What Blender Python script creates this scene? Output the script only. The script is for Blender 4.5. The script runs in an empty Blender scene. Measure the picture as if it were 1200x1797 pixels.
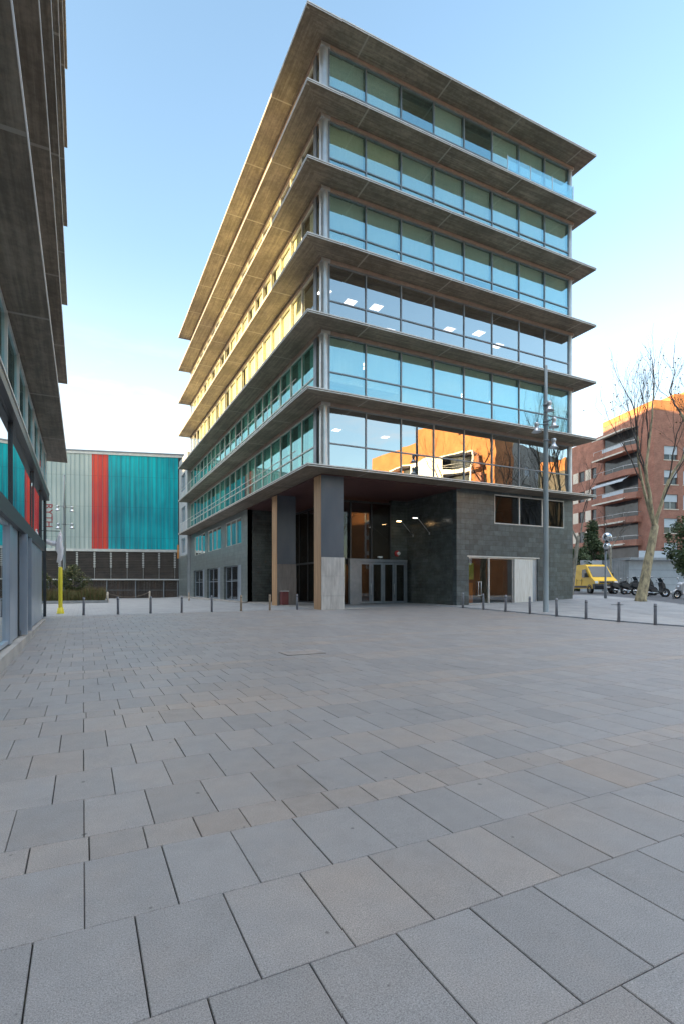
import bpy, math, random
from mathutils import Vector, Matrix, noise
R = math.radians
rnd = random.Random(7)
sc = bpy.context.scene
COL = sc.collection

# ---------------------------------------------------------------- camera
cd = bpy.data.cameras.new('camera'); cam = bpy.data.objects.new('camera', cd); COL.objects.link(cam)
cam.location = (0, 0, 1.5); cam.rotation_euler = (R(90), 0, R(63.7 - 90))
cd.sensor_fit = 'HORIZONTAL'; cd.sensor_width = 24; cd.lens = 24 * 920.5 / 1200
cd.shift_y = (1028.6 - 898.5) / 1200; cd.clip_end = 5000; cd.clip_start = .05
sc.camera = cam
# ---------------------------------------------------------------- sky, sun, exposure
SUN_EL, SUN_AZ = 9.8, 182.0          # azimuth counted from +X
w = bpy.data.worlds.new('World'); sc.world = w; w.use_nodes = True
nt = w.node_tree; nt.nodes.clear()
out = nt.nodes.new('ShaderNodeOutputWorld'); bg = nt.nodes.new('ShaderNodeBackground')
sky = nt.nodes.new('ShaderNodeTexSky'); sky.sky_type = 'NISHITA'; sky.sun_disc = False
sky.sun_elevation = R(SUN_EL); sky.sun_rotation = R(90 - SUN_AZ); sky.air_density = 1.0; sky.dust_density = 1.0; sky.ozone_density = 1.5
bg.inputs['Strength'].default_value = .15
tc = nt.nodes.new('ShaderNodeTexCoord'); mp = nt.nodes.new('ShaderNodeMapping')
mp.inputs['Scale'].default_value = (2.2, 2.2, 9.0)
ns = nt.nodes.new('ShaderNodeTexNoise'); ns.inputs['Scale'].default_value = 2.6; ns.inputs['Detail'].default_value = 9; ns.inputs['Roughness'].default_value = .58
cr = nt.nodes.new('ShaderNodeValToRGB'); cr.color_ramp.elements[0].position = .50; cr.color_ramp.elements[1].position = .70
sx = nt.nodes.new('ShaderNodeSeparateXYZ'); mr = nt.nodes.new('ShaderNodeMapRange')   # clouds keep to the lower sky
mr.inputs['From Min'].default_value = .42; mr.inputs['From Max'].default_value = .18
mu = nt.nodes.new('ShaderNodeMath'); mu.operation = 'MULTIPLY'
mx = nt.nodes.new('ShaderNodeMix'); mx.data_type = 'RGBA'; mx.inputs[7].default_value = (2.3, 2.3, 2.35, 1)
L = nt.links.new
L(tc.outputs['Generated'], mp.inputs['Vector']); L(mp.outputs[0], ns.inputs['Vector']); L(ns.outputs['Fac'], cr.inputs[0])
L(tc.outputs['Generated'], sx.inputs[0]); L(sx.outputs['Z'], mr.inputs['Value']); L(cr.outputs[0], mu.inputs[0]); L(mr.outputs[0], mu.inputs[1])
hz = nt.nodes.new('ShaderNodeMapRange'); hz.inputs['From Min'].default_value = .54; hz.inputs['From Max'].default_value = .0
hz.interpolation_type = 'SMOOTHSTEP'
hm = nt.nodes.new('ShaderNodeMix'); hm.data_type = 'RGBA'; hm.inputs[7].default_value = (1.95, 2.0, 2.06, 1)   # pale veil low in the sky
yr = nt.nodes.new('ShaderNodeMapRange'); yr.inputs['From Min'].default_value = -.7; yr.inputs['From Max'].default_value = .35; yr.inputs['To Min'].default_value = .12; yr.interpolation_type = 'SMOOTHSTEP'
ym = nt.nodes.new('ShaderNodeMath'); ym.operation = 'MULTIPLY'; L(sx.outputs['Y'], yr.inputs['Value']); L(yr.outputs[0], ym.inputs[0]); L(hz.outputs[0], ym.inputs[1])
L(sx.outputs['Z'], hz.inputs['Value']); L(ym.outputs[0], hm.inputs[0]); 
gn = nt.nodes.new('ShaderNodeMix'); gn.data_type = 'RGBA'; gn.blend_type = 'MULTIPLY'; gn.inputs[0].default_value = 1; gn.inputs[7].default_value = (1.04, 1.02, .94, 1)
L(sky.outputs[0], gn.inputs[6]); L(gn.outputs[2], hm.inputs[6])
zn = nt.nodes.new('ShaderNodeMapRange'); zn.inputs['From Min'].default_value = .76; zn.inputs['From Max'].default_value = .93; zn.interpolation_type = 'SMOOTHSTEP'
zm = nt.nodes.new('ShaderNodeMix'); zm.data_type = 'RGBA'; zm.inputs[7].default_value = (6.2, 6.3, 6.6, 1)   # bright veil added overhead, out of view, to light the ground
L(sx.outputs['Z'], zn.inputs['Value']); L(zn.outputs[0], zm.inputs[0]); L(hm.outputs[2], zm.inputs[6])
L(mu.outputs[0], mx.inputs[0]); L(zm.outputs[2], mx.inputs[6]); L(mx.outputs[2], bg.inputs['Color']); L(bg.outputs[0], out.inputs[0])
sd = bpy.data.lights.new('sun', 'SUN'); sd.energy = 5.0; sd.angle = R(.5); sd.color = (1, .69, .33)
sun = bpy.data.objects.new('sun', sd); COL.objects.link(sun)
d = Vector((math.cos(R(SUN_AZ)) * math.cos(R(SUN_EL)), math.sin(R(SUN_AZ)) * math.cos(R(SUN_EL)), math.sin(R(SUN_EL))))
sun.rotation_euler = d.to_track_quat('Z', 'Y').to_euler(); sun.location = d * 100
sc.view_settings.view_transform = 'Standard'; sc.view_settings.look = 'None'; sc.view_settings.gamma = 1
sc.view_settings.use_curve_mapping = False
sc.view_settings.exposure = 2.2
sc.render.engine = 'CYCLES'
sc.cycles.max_bounces = 10; sc.cycles.transparent_max_bounces = 24; sc.cycles.glossy_bounces = 5

# ---------------------------------------------------------------- ground height
def gz(x, y):
    t = min(1, max(0, (y - 10) / 16)); t = t * t * (3 - 2 * t)
    xx = min(x, 31)
    A = .24 + .008 * max(xx, -5) + .0015 * max(0, xx - 16) ** 2
    return t * A - max(0, min(y, 60) - 24) * .006 * min(1, max(0, (14 - x) / 6))

# ---------------------------------------------------------------- materials
M = {}
class NT:
    def __init__(s, name):
        s.m = bpy.data.materials.new(name); s.m.use_nodes = True; s.t = s.m.node_tree; s.t.nodes.clear()
        s.o = s.t.nodes.new('ShaderNodeOutputMaterial')
    def n(s, typ, **k):
        nd = s.t.nodes.new('ShaderNode' + typ)
        for a, b in k.items():
            if a[:2] == 'i_':
                key = a[2:].replace('_', ' ')
                nd.inputs[int(key) if key.isdigit() else key].default_value = b
            else: setattr(nd, a, b)
        return nd
    def l(s, a, b): s.t.links.new(a, b)
def c4(c): return (c[0], c[1], c[2], 1)
def mat(name, col, rough=.6, metal=0, col2=None, scale=4, stretch=(1, 1, 1), bump=.0, spec=.5, detail=6, lo=.35, hi=.65, coat=0, bscale=None, emit=None, estr=0):
    t = NT(name); p = t.n('BsdfPrincipled'); t.l(p.outputs[0], t.o.inputs[0])
    p.inputs['Roughness'].default_value = rough; p.inputs['Metallic'].default_value = metal
    p.inputs['Specular IOR Level'].default_value = spec; p.inputs['Coat Weight'].default_value = coat
    p.inputs['Base Color'].default_value = c4(col)
    if emit: p.inputs['Emission Color'].default_value = c4(emit); p.inputs['Emission Strength'].default_value = estr
    if col2 or bump:
        g = t.n('NewGeometry'); mpn = t.n('Mapping'); mpn.inputs['Scale'].default_value = stretch; t.l(g.outputs['Position'], mpn.inputs[0])
        nz = t.n('TexNoise', i_Scale=scale, i_Detail=detail, i_Roughness=.6); t.l(mpn.outputs[0], nz.inputs['Vector'])
    if col2:
        r = t.n('ValToRGB'); r.color_ramp.elements[0].position = lo; r.color_ramp.elements[1].position = hi
        r.color_ramp.elements[0].color = c4(col); r.color_ramp.elements[1].color = c4(col2)
        t.l(nz.outputs['Fac'], r.inputs[0]); t.l(r.outputs[0], p.inputs['Base Color'])
    if bump:
        b = t.n('Bump', i_Strength=bump, i_Distance=.02); nz2 = nz
        if bscale: nz2 = t.n('TexNoise', i_Scale=bscale, i_Detail=3); t.l(mpn.outputs[0], nz2.inputs['Vector'])
        t.l(nz2.outputs['Fac'], b.inputs['Height']); t.l(b.outputs[0], p.inputs['Normal'])
    M[name] = t.m; return t.m

def concrete(name, along):      # board-marked concrete, boards running along an axis
    t = NT(name); p = t.n('BsdfPrincipled', i_Roughness=.62); t.l(p.outputs[0], t.o.inputs[0])
    g = t.n('NewGeometry'); m1 = t.n('Mapping'); t.l(g.outputs['Position'], m1.inputs[0])
    m1.inputs['Scale'].default_value = (.35, 9, 1) if along == 'x' else (9, .35, 1)
    n1 = t.n('TexNoise', i_Scale=1.0, i_Detail=5, i_Roughness=.65); t.l(m1.outputs[0], n1.inputs['Vector'])
    n2 = t.n('TexNoise', i_Scale=.45, i_Detail=7, i_Roughness=.7); t.l(g.outputs['Position'], n2.inputs['Vector'])
    n3 = t.n('TexNoise', i_Scale=5, i_Detail=9, i_Roughness=.75); t.l(g.outputs['Position'], n3.inputs['Vector'])
    a = t.n('Math', operation='ADD'); t.l(n1.outputs['Fac'], a.inputs[0]); t.l(n2.outputs['Fac'], a.inputs[1])
    b = t.n('Math', operation='MULTIPLY_ADD', i_1=.8, i_2=0); t.l(n3.outputs['Fac'], b.inputs[0]); t.l(a.outputs[0], b.inputs[2])
    r = t.n('ValToRGB'); e = r.color_ramp.elements; e[0].position = .40; e[0].color = (.050, .037, .026, 1); e[1].position = .92; e[1].color = (.36, .295, .225, 1)
    k = e.new(.66); k.color = (.150, .118, .086, 1)
    h = t.n('Math', operation='MULTIPLY', i_1=.5); t.l(b.outputs[0], h.inputs[0]); t.l(h.outputs[0], r.inputs[0])
    # panel joints of the formwork
    wv = t.n('TexWave', wave_type='BANDS', bands_direction='Y' if along == 'y' else 'X', wave_profile='SIN', i_Scale=.062, i_Distortion=0); t.l(g.outputs['Position'], wv.inputs['Vector'])
    gt = t.n('Math', operation='GREATER_THAN', i_1=.9993); t.l(wv.outputs['Fac'], gt.inputs[0])
    mj = t.n('Mix', data_type='RGBA', i_7=(.33, .29, .24, 1)); t.l(gt.outputs[0], mj.inputs[0]); t.l(r.outputs[0], mj.inputs[6])
    t.l(mj.outputs[2], p.inputs['Base Color'])
    bp = t.n('Bump', i_Strength=.35, i_Distance=.03); t.l(n1.outputs['Fac'], bp.inputs['Height']); t.l(bp.outputs[0], p.inputs['Normal'])
    M[name] = t.m
concrete('concrete_x', 'x'); concrete('concrete_y', 'y')

def glass(name, refl, gtint, ttint, ior=1.9, wav=.0):
    t = NT(name)
    tr = t.n('BsdfTransparent'); tr.inputs[0].default_value = c4(ttint)
    gl = t.n('BsdfGlossy', i_Roughness=.0); gl.inputs[0].default_value = c4(gtint)
    fr = t.n('Fresnel', i_IOR=ior); ma = t.n('Math', operation='MULTIPLY_ADD', i_1=1 - refl, i_2=refl, use_clamp=True); t.l(fr.outputs[0], ma.inputs[0])
    geo = t.n('NewGeometry'); iv = t.n('Math', operation='SUBTRACT', i_0=1.0); t.l(geo.outputs['Backfacing'], iv.inputs[1])
    mm = t.n('Math', operation='MULTIPLY'); t.l(ma.outputs[0], mm.inputs[0]); t.l(iv.outputs[0], mm.inputs[1])
    if wav:
        nz = t.n('TexNoise', i_Scale=.55, i_Detail=1); t.l(geo.outputs['Position'], nz.inputs['Vector'])
        bp = t.n('Bump', i_Strength=wav, i_Distance=.02); t.l(nz.outputs['Fac'], bp.inputs['Height']); t.l(bp.outputs[0], gl.inputs['Normal'])
    mt = t.n('Mix', data_type='RGBA', i_6=c4(ttint), i_7=(1, 1, 1, 1)); t.l(geo.outputs['Backfacing'], mt.inputs[0]); t.l(mt.outputs[2], tr.inputs[0])
    ms = t.n('MixShader'); t.l(mm.outputs[0], ms.inputs[0]); t.l(tr.outputs[0], ms.inputs[1]); t.l(gl.outputs[0], ms.inputs[2]); t.l(ms.outputs[0], t.o.inputs[0])
    M[name] = t.m
glass('glass_teal', .45, (.52, .84, .92), (.86, .92, .86), wav=.45)
glass('glass_grey', .52, (.80, .84, .84), (.42, .38, .38), wav=.45)
glass('glass_clear', .10, (.9, .95, 1), (.75, .8, .78), 1.5)
glass('glass_dark', .035, (.7, .75, .8), (.42, .42, .42), 1.45)
glass('glass_green', .22, (.55, .95, .95), (.38, .72, .66))
glass('glass_mirror', .78, (.92, .97, .98), (.3, .4, .4))

mat('metal_light', (.50, .50, .50), .38, .65, (.60, .60, .60), 2)
mat('metal_trim', (.58, .56, .53), .45, .3, (.68, .66, .63), 3)
mat('metal_grey', (.20, .215, .235), .42, .5, (.26, .275, .295), 2, bump=.02)
mat('metal_panel', (.36, .42, .50), .32, .6, (.45, .51, .58), .8)
mat('metal_dark', (.05, .052, .055), .4, .3)
mat('frame_dark', (.035, .035, .038), .45, .3)
mat('soffit_trim', (.30, .22, .18), .6, 0, (.36, .27, .22), 5)
mat('red_soffit', (.085, .036, .034), .5, 0, (.11, .048, .044), 2)
mat('blind_green', (.70, .75, .66), .9, 0, (.80, .83, .74), 3, (6, 6, .3))
mat('blind_cream', (.80, .78, .56), .9, 0, (.88, .86, .64), 2, (6, 6, .3))
mat('blind_white', (.72, .78, .74), .9, 0, (.80, .84, .80), 2, (6, 6, .3))
mat('interior', (.22, .24, .22), .9, 0, (.34, .34, .31), .5)
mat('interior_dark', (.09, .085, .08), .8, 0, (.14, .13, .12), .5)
mat('wood_lobby', (.28, .17, .08), .5, 0, (.38, .24, .12), 2, (6, 6, .4))
mat('lamp_glow', (1, 1, 1), .5, emit=(1, .93, .82), estr=1.6)
mat('lamp_warm', (1, 1, 1), .5, emit=(1, .6, .25), estr=8)
mat('copper_wood', (.36, .20, .10), .5, .0, (.54, .32, .17), 1.5, (5, 5, .25), bump=.1)
mat('col_blue', (.075, .09, .115), .42, .4, (.10, .115, .14), 1.2, (1, 1, .3))
mat('col_concrete', (.40, .365, .34), .8, 0, (.58, .54, .50), 2.2, (3, 3, .5), bump=.3)
mat('bollard_metal', (.20, .21, .24), .5, .5, (.28, .29, .32), 3, bump=.05)
mat('bollard_rust', (.36, .27, .19), .7, .1, (.46, .36, .27), 4)
mat('lamp_metal', (.20, .235, .25), .5, .25, (.27, .31, .33), 2, (1, 1, .2))
mat('lamp_head', (.55, .57, .60), .3, .7)
mat('white_paint', (.74, .74, .72), .5, 0, (.80, .80, .78), 3)
mat('grey_render', (.34, .36, .38), .8, 0, (.40, .42, .44), 1.5)
mat('yellow_pad', (.75, .62, .03), .45, 0, (.82, .70, .05), 3, (1, 1, .4))
mat('white_cloth', (.80, .78, .82), .85, 0, (.88, .86, .88), 6, bump=.3)
mat('red_bin', (.14, .03, .035), .4, .2, (.18, .04, .04), 2)
mat('bark', (.17, .155, .125), .85, 0, (.38, .34, .27), 6, (1, 1, .5), bump=.5)
mat('bark_yellow', (.20, .175, .12), .85, 0, (.50, .42, .26), 5.5, (1, 1, .45), bump=.6, lo=.36, hi=.6)
mat('twig', (.075, .062, .055), .9)
mat('leaf_dark', (.035, .058, .022), .7, 0, (.065, .095, .032), 1.5)
mat('leaf_grass', (.085, .105, .03), .7, 0, (.17, .15, .06), 2)
mat('leaf_brown', (.14, .085, .04), .8, 0, (.20, .13, .06), 2)
mat('soil', (.06, .045, .03), .95, 0, (.09, .07, .05), 5, bump=.5)
mat('asphalt', (.060, .063, .070), .85, 0, (.085, .088, .095), 3, bump=.2, bscale=60)
mat('kerb_stone', (.24, .25, .26), .8, 0, (.31, .32, .33), 3, bump=.2)
mat('plinth_stone', (.30, .28, .26), .7, 0, (.40, .37, .34), 1.5, bump=.1)
mat('van_yellow', (.74, .44, .01), .45, 0, coat=.15, spec=.3)
mat('black_plastic', (.02, .021, .024), .5)
mat('rubber', (.015, .015, .016), .8)
mat('chrome', (.55, .56, .58), .2, .9)
mat('car_glass', (.015, .03, .04), .12, 0, spec=.5)
mat('red_paint', (.40, .02, .02), .35)
mat('silver_paint', (.42, .43, .45), .3, .4)
mat('clear_lens', (.6, .65, .7), .12, .2)
mat('awning_cream', (.62, .58, .50), .8)
mat('shutter', (.42, .46, .50), .6, 0, (.50, .54, .58), 1, (1, 1, 14))
mat('win_dark', (.03, .035, .04), .1, 0, (.09, .10, .11), .35)
mat('cream_wall', (.60, .52, .42), .8, 0, (.68, .60, .50), .7)
mat('grey_wall', (.30, .29, .27), .85, 0, (.38, .37, .34), .6)
mat('rope', (.20, .16, .12), .9)
mat('letter_red', (.35, .05, .06), .6)
mat('orange_sign', (.65, .26, .05), .6)

def tile_mat(name, c1, c2, mortar, bw, bh, ms, rough, axis, var=.5, bumps=.3, nscale=2.0, spec=.5):
    """bricks or tiles on a vertical wall; axis 'x' = wall runs along x, 'y' along y, 'g' = any (uses object axes u=x+y)"""
    t = NT(name); p = t.n('BsdfPrincipled', i_Roughness=rough); p.inputs['Specular IOR Level'].default_value = spec; t.l(p.outputs[0], t.o.inputs[0])
    tcn = t.n('TexCoord'); s = t.n('SeparateXYZ'); t.l(tcn.outputs['Object'], s.inputs[0])
    cb = t.n('CombineXYZ')
    ad = t.n('Math', operation='ADD'); t.l(s.outputs['X'], ad.inputs[0]); t.l(s.outputs['Y'], ad.inputs[1])
    t.l(ad.outputs[0], cb.inputs['X']); t.l(s.outputs['Z'], cb.inputs['Y'])
    br = t.n('TexBrick', i_Scale=1.0); br.inputs['Color1'].default_value = c4(c1); br.inputs['Color2'].default_value = c4(c2); br.inputs['Mortar'].default_value = c4(mortar)
    br.inputs['Brick Width'].default_value = bw; br.inputs['Row Height'].default_value = bh; br.inputs['Mortar Size'].default_value = ms; br.inputs['Bias'].default_value = 0
    t.l(cb.outputs[0], br.inputs['Vector'])
    nz = t.n('TexNoise', i_Scale=nscale, i_Detail=8, i_Roughness=.65); t.l(tcn.outputs['Object'], nz.inputs['Vector'])
    rr = t.n('MapRange', i_From_Min=.3, i_From_Max=.7, i_To_Min=1 - var, i_To_Max=1 + var); t.l(nz.outputs['Fac'], rr.inputs['Value'])
    mm = t.n('VectorMath', operation='SCALE'); t.l(br.outputs['Color'], mm.inputs[0]); t.l(rr.outputs[0], mm.inputs['Scale']); t.l(mm.outputs[0], p.inputs['Base Color'])
    b = t.n('Bump', i_Strength=bumps, i_Distance=.01); ad2 = t.n('Math', operation='MULTIPLY_ADD', i_1=-1.0); t.l(br.outputs['Fac'], ad2.inputs[0]); t.l(nz.outputs['Fac'], ad2.inputs[2]); t.l(ad2.outputs[0], b.inputs['Height']); t.l(b.outputs[0], p.inputs['Normal'])
    M[name] = t.m
tile_mat('slate', (.036, .052, .058), (.075, .098, .106), (.012, .018, .020), .62, .30, .011, .34, 'g', .5, .35, 2.4, .8)
tile_mat('slate_polish', (.062, .074, .070), (.086, .100, .096), (.022, .026, .026), .62, .20, .006, .22, 'g', .35, .06, 1.6, .8)
tile_mat('slate_light', (.13, .155, .155), (.17, .195, .195), (.07, .085, .085), .62, .30, .010, .30, 'g', .25, .12, 1.2, .8)
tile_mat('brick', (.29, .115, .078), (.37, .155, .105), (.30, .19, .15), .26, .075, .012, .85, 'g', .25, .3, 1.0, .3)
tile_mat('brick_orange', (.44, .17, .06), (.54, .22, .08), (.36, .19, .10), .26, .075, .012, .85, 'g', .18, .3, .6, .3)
tile_mat('louvre_dark', (.045, .033, .026), (.062, .046, .036), (.012, .010, .010), 2.6, .11, .018, .5, 'g', .55, .6, .8)
tile_mat('board_dark', (.055, .038, .030), (.085, .055, .040), (.012, .010, .010), .16, 6, .012, .5, 'g', .5, .5, 1.2)

def poly_panel(name, c1, c2):     # translucent-looking ribbed polycarbonate cladding
    t = NT(name); p = t.n('BsdfPrincipled', i_Roughness=.3); p.inputs['Specular IOR Level'].default_value = .4; t.l(p.outputs[0], t.o.inputs[0])
    tcn = t.n('TexCoord'); m1 = t.n('Mapping'); m1.inputs['Scale'].default_value = (1.1, 1.1, .035); t.l(tcn.outputs['Object'], m1.inputs[0])
    n1 = t.n('TexNoise', i_Scale=2.0, i_Detail=4, i_Roughness=.7); t.l(m1.outputs[0], n1.inputs['Vector'])
    m2 = t.n('Mapping'); m2.inputs['Scale'].default_value = (.22, .22, .16); t.l(tcn.outputs['Object'], m2.inputs[0])
    n2 = t.n('TexNoise', i_Scale=1.0, i_Detail=3); t.l(m2.outputs[0], n2.inputs['Vector'])
    a = t.n('Math', operation='ADD'); t.l(n1.outputs['Fac'], a.inputs[0]); t.l(n2.outputs['Fac'], a.inputs[1])
    h = t.n('Math', operation='MULTIPLY', i_1=.5); t.l(a.outputs[0], h.inputs[0])
    r = t.n('ValToRGB'); e = r.color_ramp.elements; e[0].position = .38; e[0].color = c4(c1); e[1].position = .62; e[1].color = c4(c2); t.l(h.outputs[0], r.inputs[0])
    br = t.n('TexBrick', i_Scale=1.0, offset=0.0); br.inputs['Color1'].default_value = (1, 1, 1, 1); br.inputs['Color2'].default_value = (.93, .93, .93, 1); br.inputs['Mortar'].default_value = (.62, .62, .62, 1)
    br.inputs['Brick Width'].default_value = .5; br.inputs['Row Height'].default_value = 3.6; br.inputs['Mortar Size'].default_value = .018
    s = t.n('SeparateXYZ'); t.l(tcn.outputs['Object'], s.inputs[0]); cb = t.n('CombineXYZ'); t.l(s.outputs['X'], cb.inputs['X']); t.l(s.outputs['Z'], cb.inputs['Y']); t.l(cb.outputs[0], br.inputs['Vector'])
    mm = t.n('Mix', data_type='RGBA', blend_type='MULTIPLY', i_0=1.0); t.l(r.outputs[0], mm.inputs[6]); t.l(br.outputs['Color'], mm.inputs[7]); t.l(mm.outputs[2], p.inputs['Base Color'])
    M[name] = t.m
poly_panel('panel_teal', (.0, .17, .23), (.0, .52, .58)); poly_panel('panel_red', (.50, .02, .035), (.82, .075, .03)); poly_panel('panel_pale', (.36, .44, .42), (.54, .60, .56))

def paving_mat():
    t = NT('paving_slab'); p = t.n('BsdfPrincipled', i_Roughness=.52); p.inputs['Specular IOR Level'].default_value = .5; t.l(p.outputs[0], t.o.inputs[0])
    at = t.n('Attribute', attribute_name='tint'); s = t.n('SeparateColor'); t.l(at.outputs['Color'], s.inputs[0])
    g = t.n('NewGeometry')
    n1 = t.n('TexNoise', i_Scale=1.3, i_Detail=5, i_Roughness=.6); t.l(g.outputs['Position'], n1.inputs['Vector'])
    n2 = t.n('TexNoise', i_Scale=170, i_Detail=3, i_Roughness=.7); t.l(g.outputs['Position'], n2.inputs['Vector'])
    n3 = t.n('TexNoise', i_Scale=6, i_Detail=7, i_Roughness=.65); t.l(g.outputs['Position'], n3.inputs['Vector'])
    m1 = t.n('Math', operation='MULTIPLY_ADD', i_1=1.3, i_2=-.66); t.l(n1.outputs['Fac'], m1.inputs[0])
    m2 = t.n('Math', operation='ADD', use_clamp=True); t.l(m1.outputs[0], m2.inputs[0]); t.l(s.outputs['Red'], m2.inputs[1])
    cm = t.n('Mix', data_type='RGBA', i_6=(.226, .217, .214, 1), i_7=(.285, .235, .198, 1)); t.l(m2.outputs[0], cm.inputs[0])
    v = t.n('MapRange', i_From_Min=0, i_From_Max=1, i_To_Min=.92, i_To_Max=1.07); t.l(s.outputs['Green'], v.inputs['Value'])
    v2 = t.n('MapRange', i_From_Min=.3, i_From_Max=.7, i_To_Min=.92, i_To_Max=1.07); t.l(n3.outputs['Fac'], v2.inputs['Value'])
    v3 = t.n('MapRange', i_From_Min=.3, i_From_Max=.7, i_To_Min=.50, i_To_Max=1.5); t.l(n2.outputs['Fac'], v3.inputs['Value'])
    a = t.n('Math', operation='MULTIPLY'); t.l(v.outputs[0], a.inputs[0]); t.l(v2.outputs[0], a.inputs[1])
    b = t.n('Math', operation='MULTIPLY'); t.l(a.outputs[0], b.inputs[0]); t.l(v3.outputs[0], b.inputs[1])
    # dark gum spots
    vo = t.n('TexVoronoi', voronoi_dimensions='2D', i_Scale=1.5); vo.inputs['Randomness'].default_value = 1; t.l(g.outputs['Position'], vo.inputs['Vector'])
    nn = t.n('TexNoise', i_Scale=30); t.l(g.outputs['Position'], nn.inputs['Vector'])
    sp = t.n('Math', operation='MULTIPLY_ADD', i_1=.03); t.l(nn.outputs['Fac'], sp.inputs[0]); vs = t.n('SeparateColor'); t.l(vo.outputs['Color'], vs.inputs[0]); vr = t.n('Math', operation='MULTIPLY_ADD', i_1=.026); t.l(vs.outputs[0], vr.inputs[0]); t.l(vo.outputs['Distance'], vr.inputs[2]); t.l(vr.outputs[0], sp.inputs[2])
    st = t.n('MapRange', i_From_Min=.032, i_From_Max=.044, i_To_Min=.42, i_To_Max=1); t.l(sp.outputs[0], st.inputs['Value'])
    n4 = t.n('TexNoise', i_Scale=.9, i_Detail=9, i_Roughness=.72, i_Distortion=.6); t.l(g.outputs['Position'], n4.inputs['Vector'])
    s4 = t.n('MapRange', i_From_Min=.56, i_From_Max=.68, i_To_Min=1, i_To_Max=.84); t.l(n4.outputs['Fac'], s4.inputs['Value'])
    n5 = t.n('TexNoise', i_Scale=11, i_Detail=4, i_Roughness=.6); t.l(g.outputs['Position'], n5.inputs['Vector'])
    s5 = t.n('MapRange', i_From_Min=.66, i_From_Max=.74, i_To_Min=1, i_To_Max=1.16); t.l(n5.outputs['Fac'], s5.inputs['Value'])
    c0 = t.n('Math', operation='MULTIPLY'); t.l(s4.outputs[0], c0.inputs[0]); t.l(s5.outputs[0], c0.inputs[1])
    c1 = t.n('Math', operation='MULTIPLY'); t.l(c0.outputs[0], c1.inputs[0]); t.l(st.outputs[0], c1.inputs[1])
    c = t.n('Math', operation='MULTIPLY'); t.l(b.outputs[0], c.inputs[0]); t.l(c1.outputs[0], c.inputs[1])
    sc_ = t.n('VectorMath', operation='SCALE'); t.l(cm.outputs[2], sc_.inputs[0]); t.l(c.outputs[0], sc_.inputs['Scale']); t.l(sc_.outputs[0], p.inputs['Base Color'])
    bp = t.n('Bump', i_Strength=.35, i_Distance=.003); t.l(n2.outputs['Fac'], bp.inputs['Height']); t.l(bp.outputs[0], p.inputs['Normal'])
    M['paving_slab'] = t.m
paving_mat()
mat('louvre_slat', (.075, .055, .043), .5, 0, (.11, .085, .07), 1.2); mat('casing_dark', (.20, .175, .16), .8, 0, (.27, .24, .22), 2.2, (3, 3, .5), bump=.3); mat('leaf_dark2', (.05, .075, .03), .7, 0, (.085, .11, .045), 2)
mat('curtain', (.66, .60, .52), .8, 0, (.80, .76, .70), 2.5, (6, 6, .5));
mat('slab_top_bounce', (.55, .51, .42), .8, 0, (.66, .62, .52), 2)  # slab tops, made pale to bounce sunlight onto the soffits above
mat('seam', (.10, .22, .24), .5)
mat('joint', (.012, .012, .011), .95, 0, (.045, .05, .025), 3, lo=.6, hi=.75)
def pave_tex(name, ca, cb_, bw, bh, ms, rot=0):
    t = NT(name); p = t.n('BsdfPrincipled', i_Roughness=.75); t.l(p.outputs[0], t.o.inputs[0])
    g = t.n('NewGeometry'); mpn = t.n('Mapping'); mpn.inputs['Rotation'].default_value = (0, 0, R(rot)); t.l(g.outputs['Position'], mpn.inputs[0])
    br = t.n('TexBrick', i_Scale=1.0); br.inputs['Color1'].default_value = c4(ca); br.inputs['Color2'].default_value = c4(cb_); br.inputs['Mortar'].default_value = c4([x * .62 for x in ca])
    br.inputs['Brick Width'].default_value = bw; br.inputs['Row Height'].default_value = bh; br.inputs['Mortar Size'].default_value = ms; t.l(mpn.outputs[0], br.inputs['Vector'])
    nz = t.n('TexNoise', i_Scale=.8, i_Detail=8, i_Roughness=.65); t.l(g.outputs['Position'], nz.inputs['Vector'])
    rr = t.n('MapRange', i_From_Min=.3, i_From_Max=.7, i_To_Min=.82, i_To_Max=1.18); t.l(nz.outputs['Fac'], rr.inputs['Value'])
    mm = t.n('VectorMath', operation='SCALE'); t.l(br.outputs['Color'], mm.inputs[0]); t.l(rr.outputs[0], mm.inputs['Scale']); t.l(mm.outputs[0], p.inputs['Base Color'])
    M[name] = t.m
pave_tex('pavement', (.27, .272, .275), (.30, .30, .30), .4, .6, .008)
pave_tex('sidewalk', (.25, .255, .262), (.275, .28, .285), .6, .6, .008, 15.7)

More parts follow.
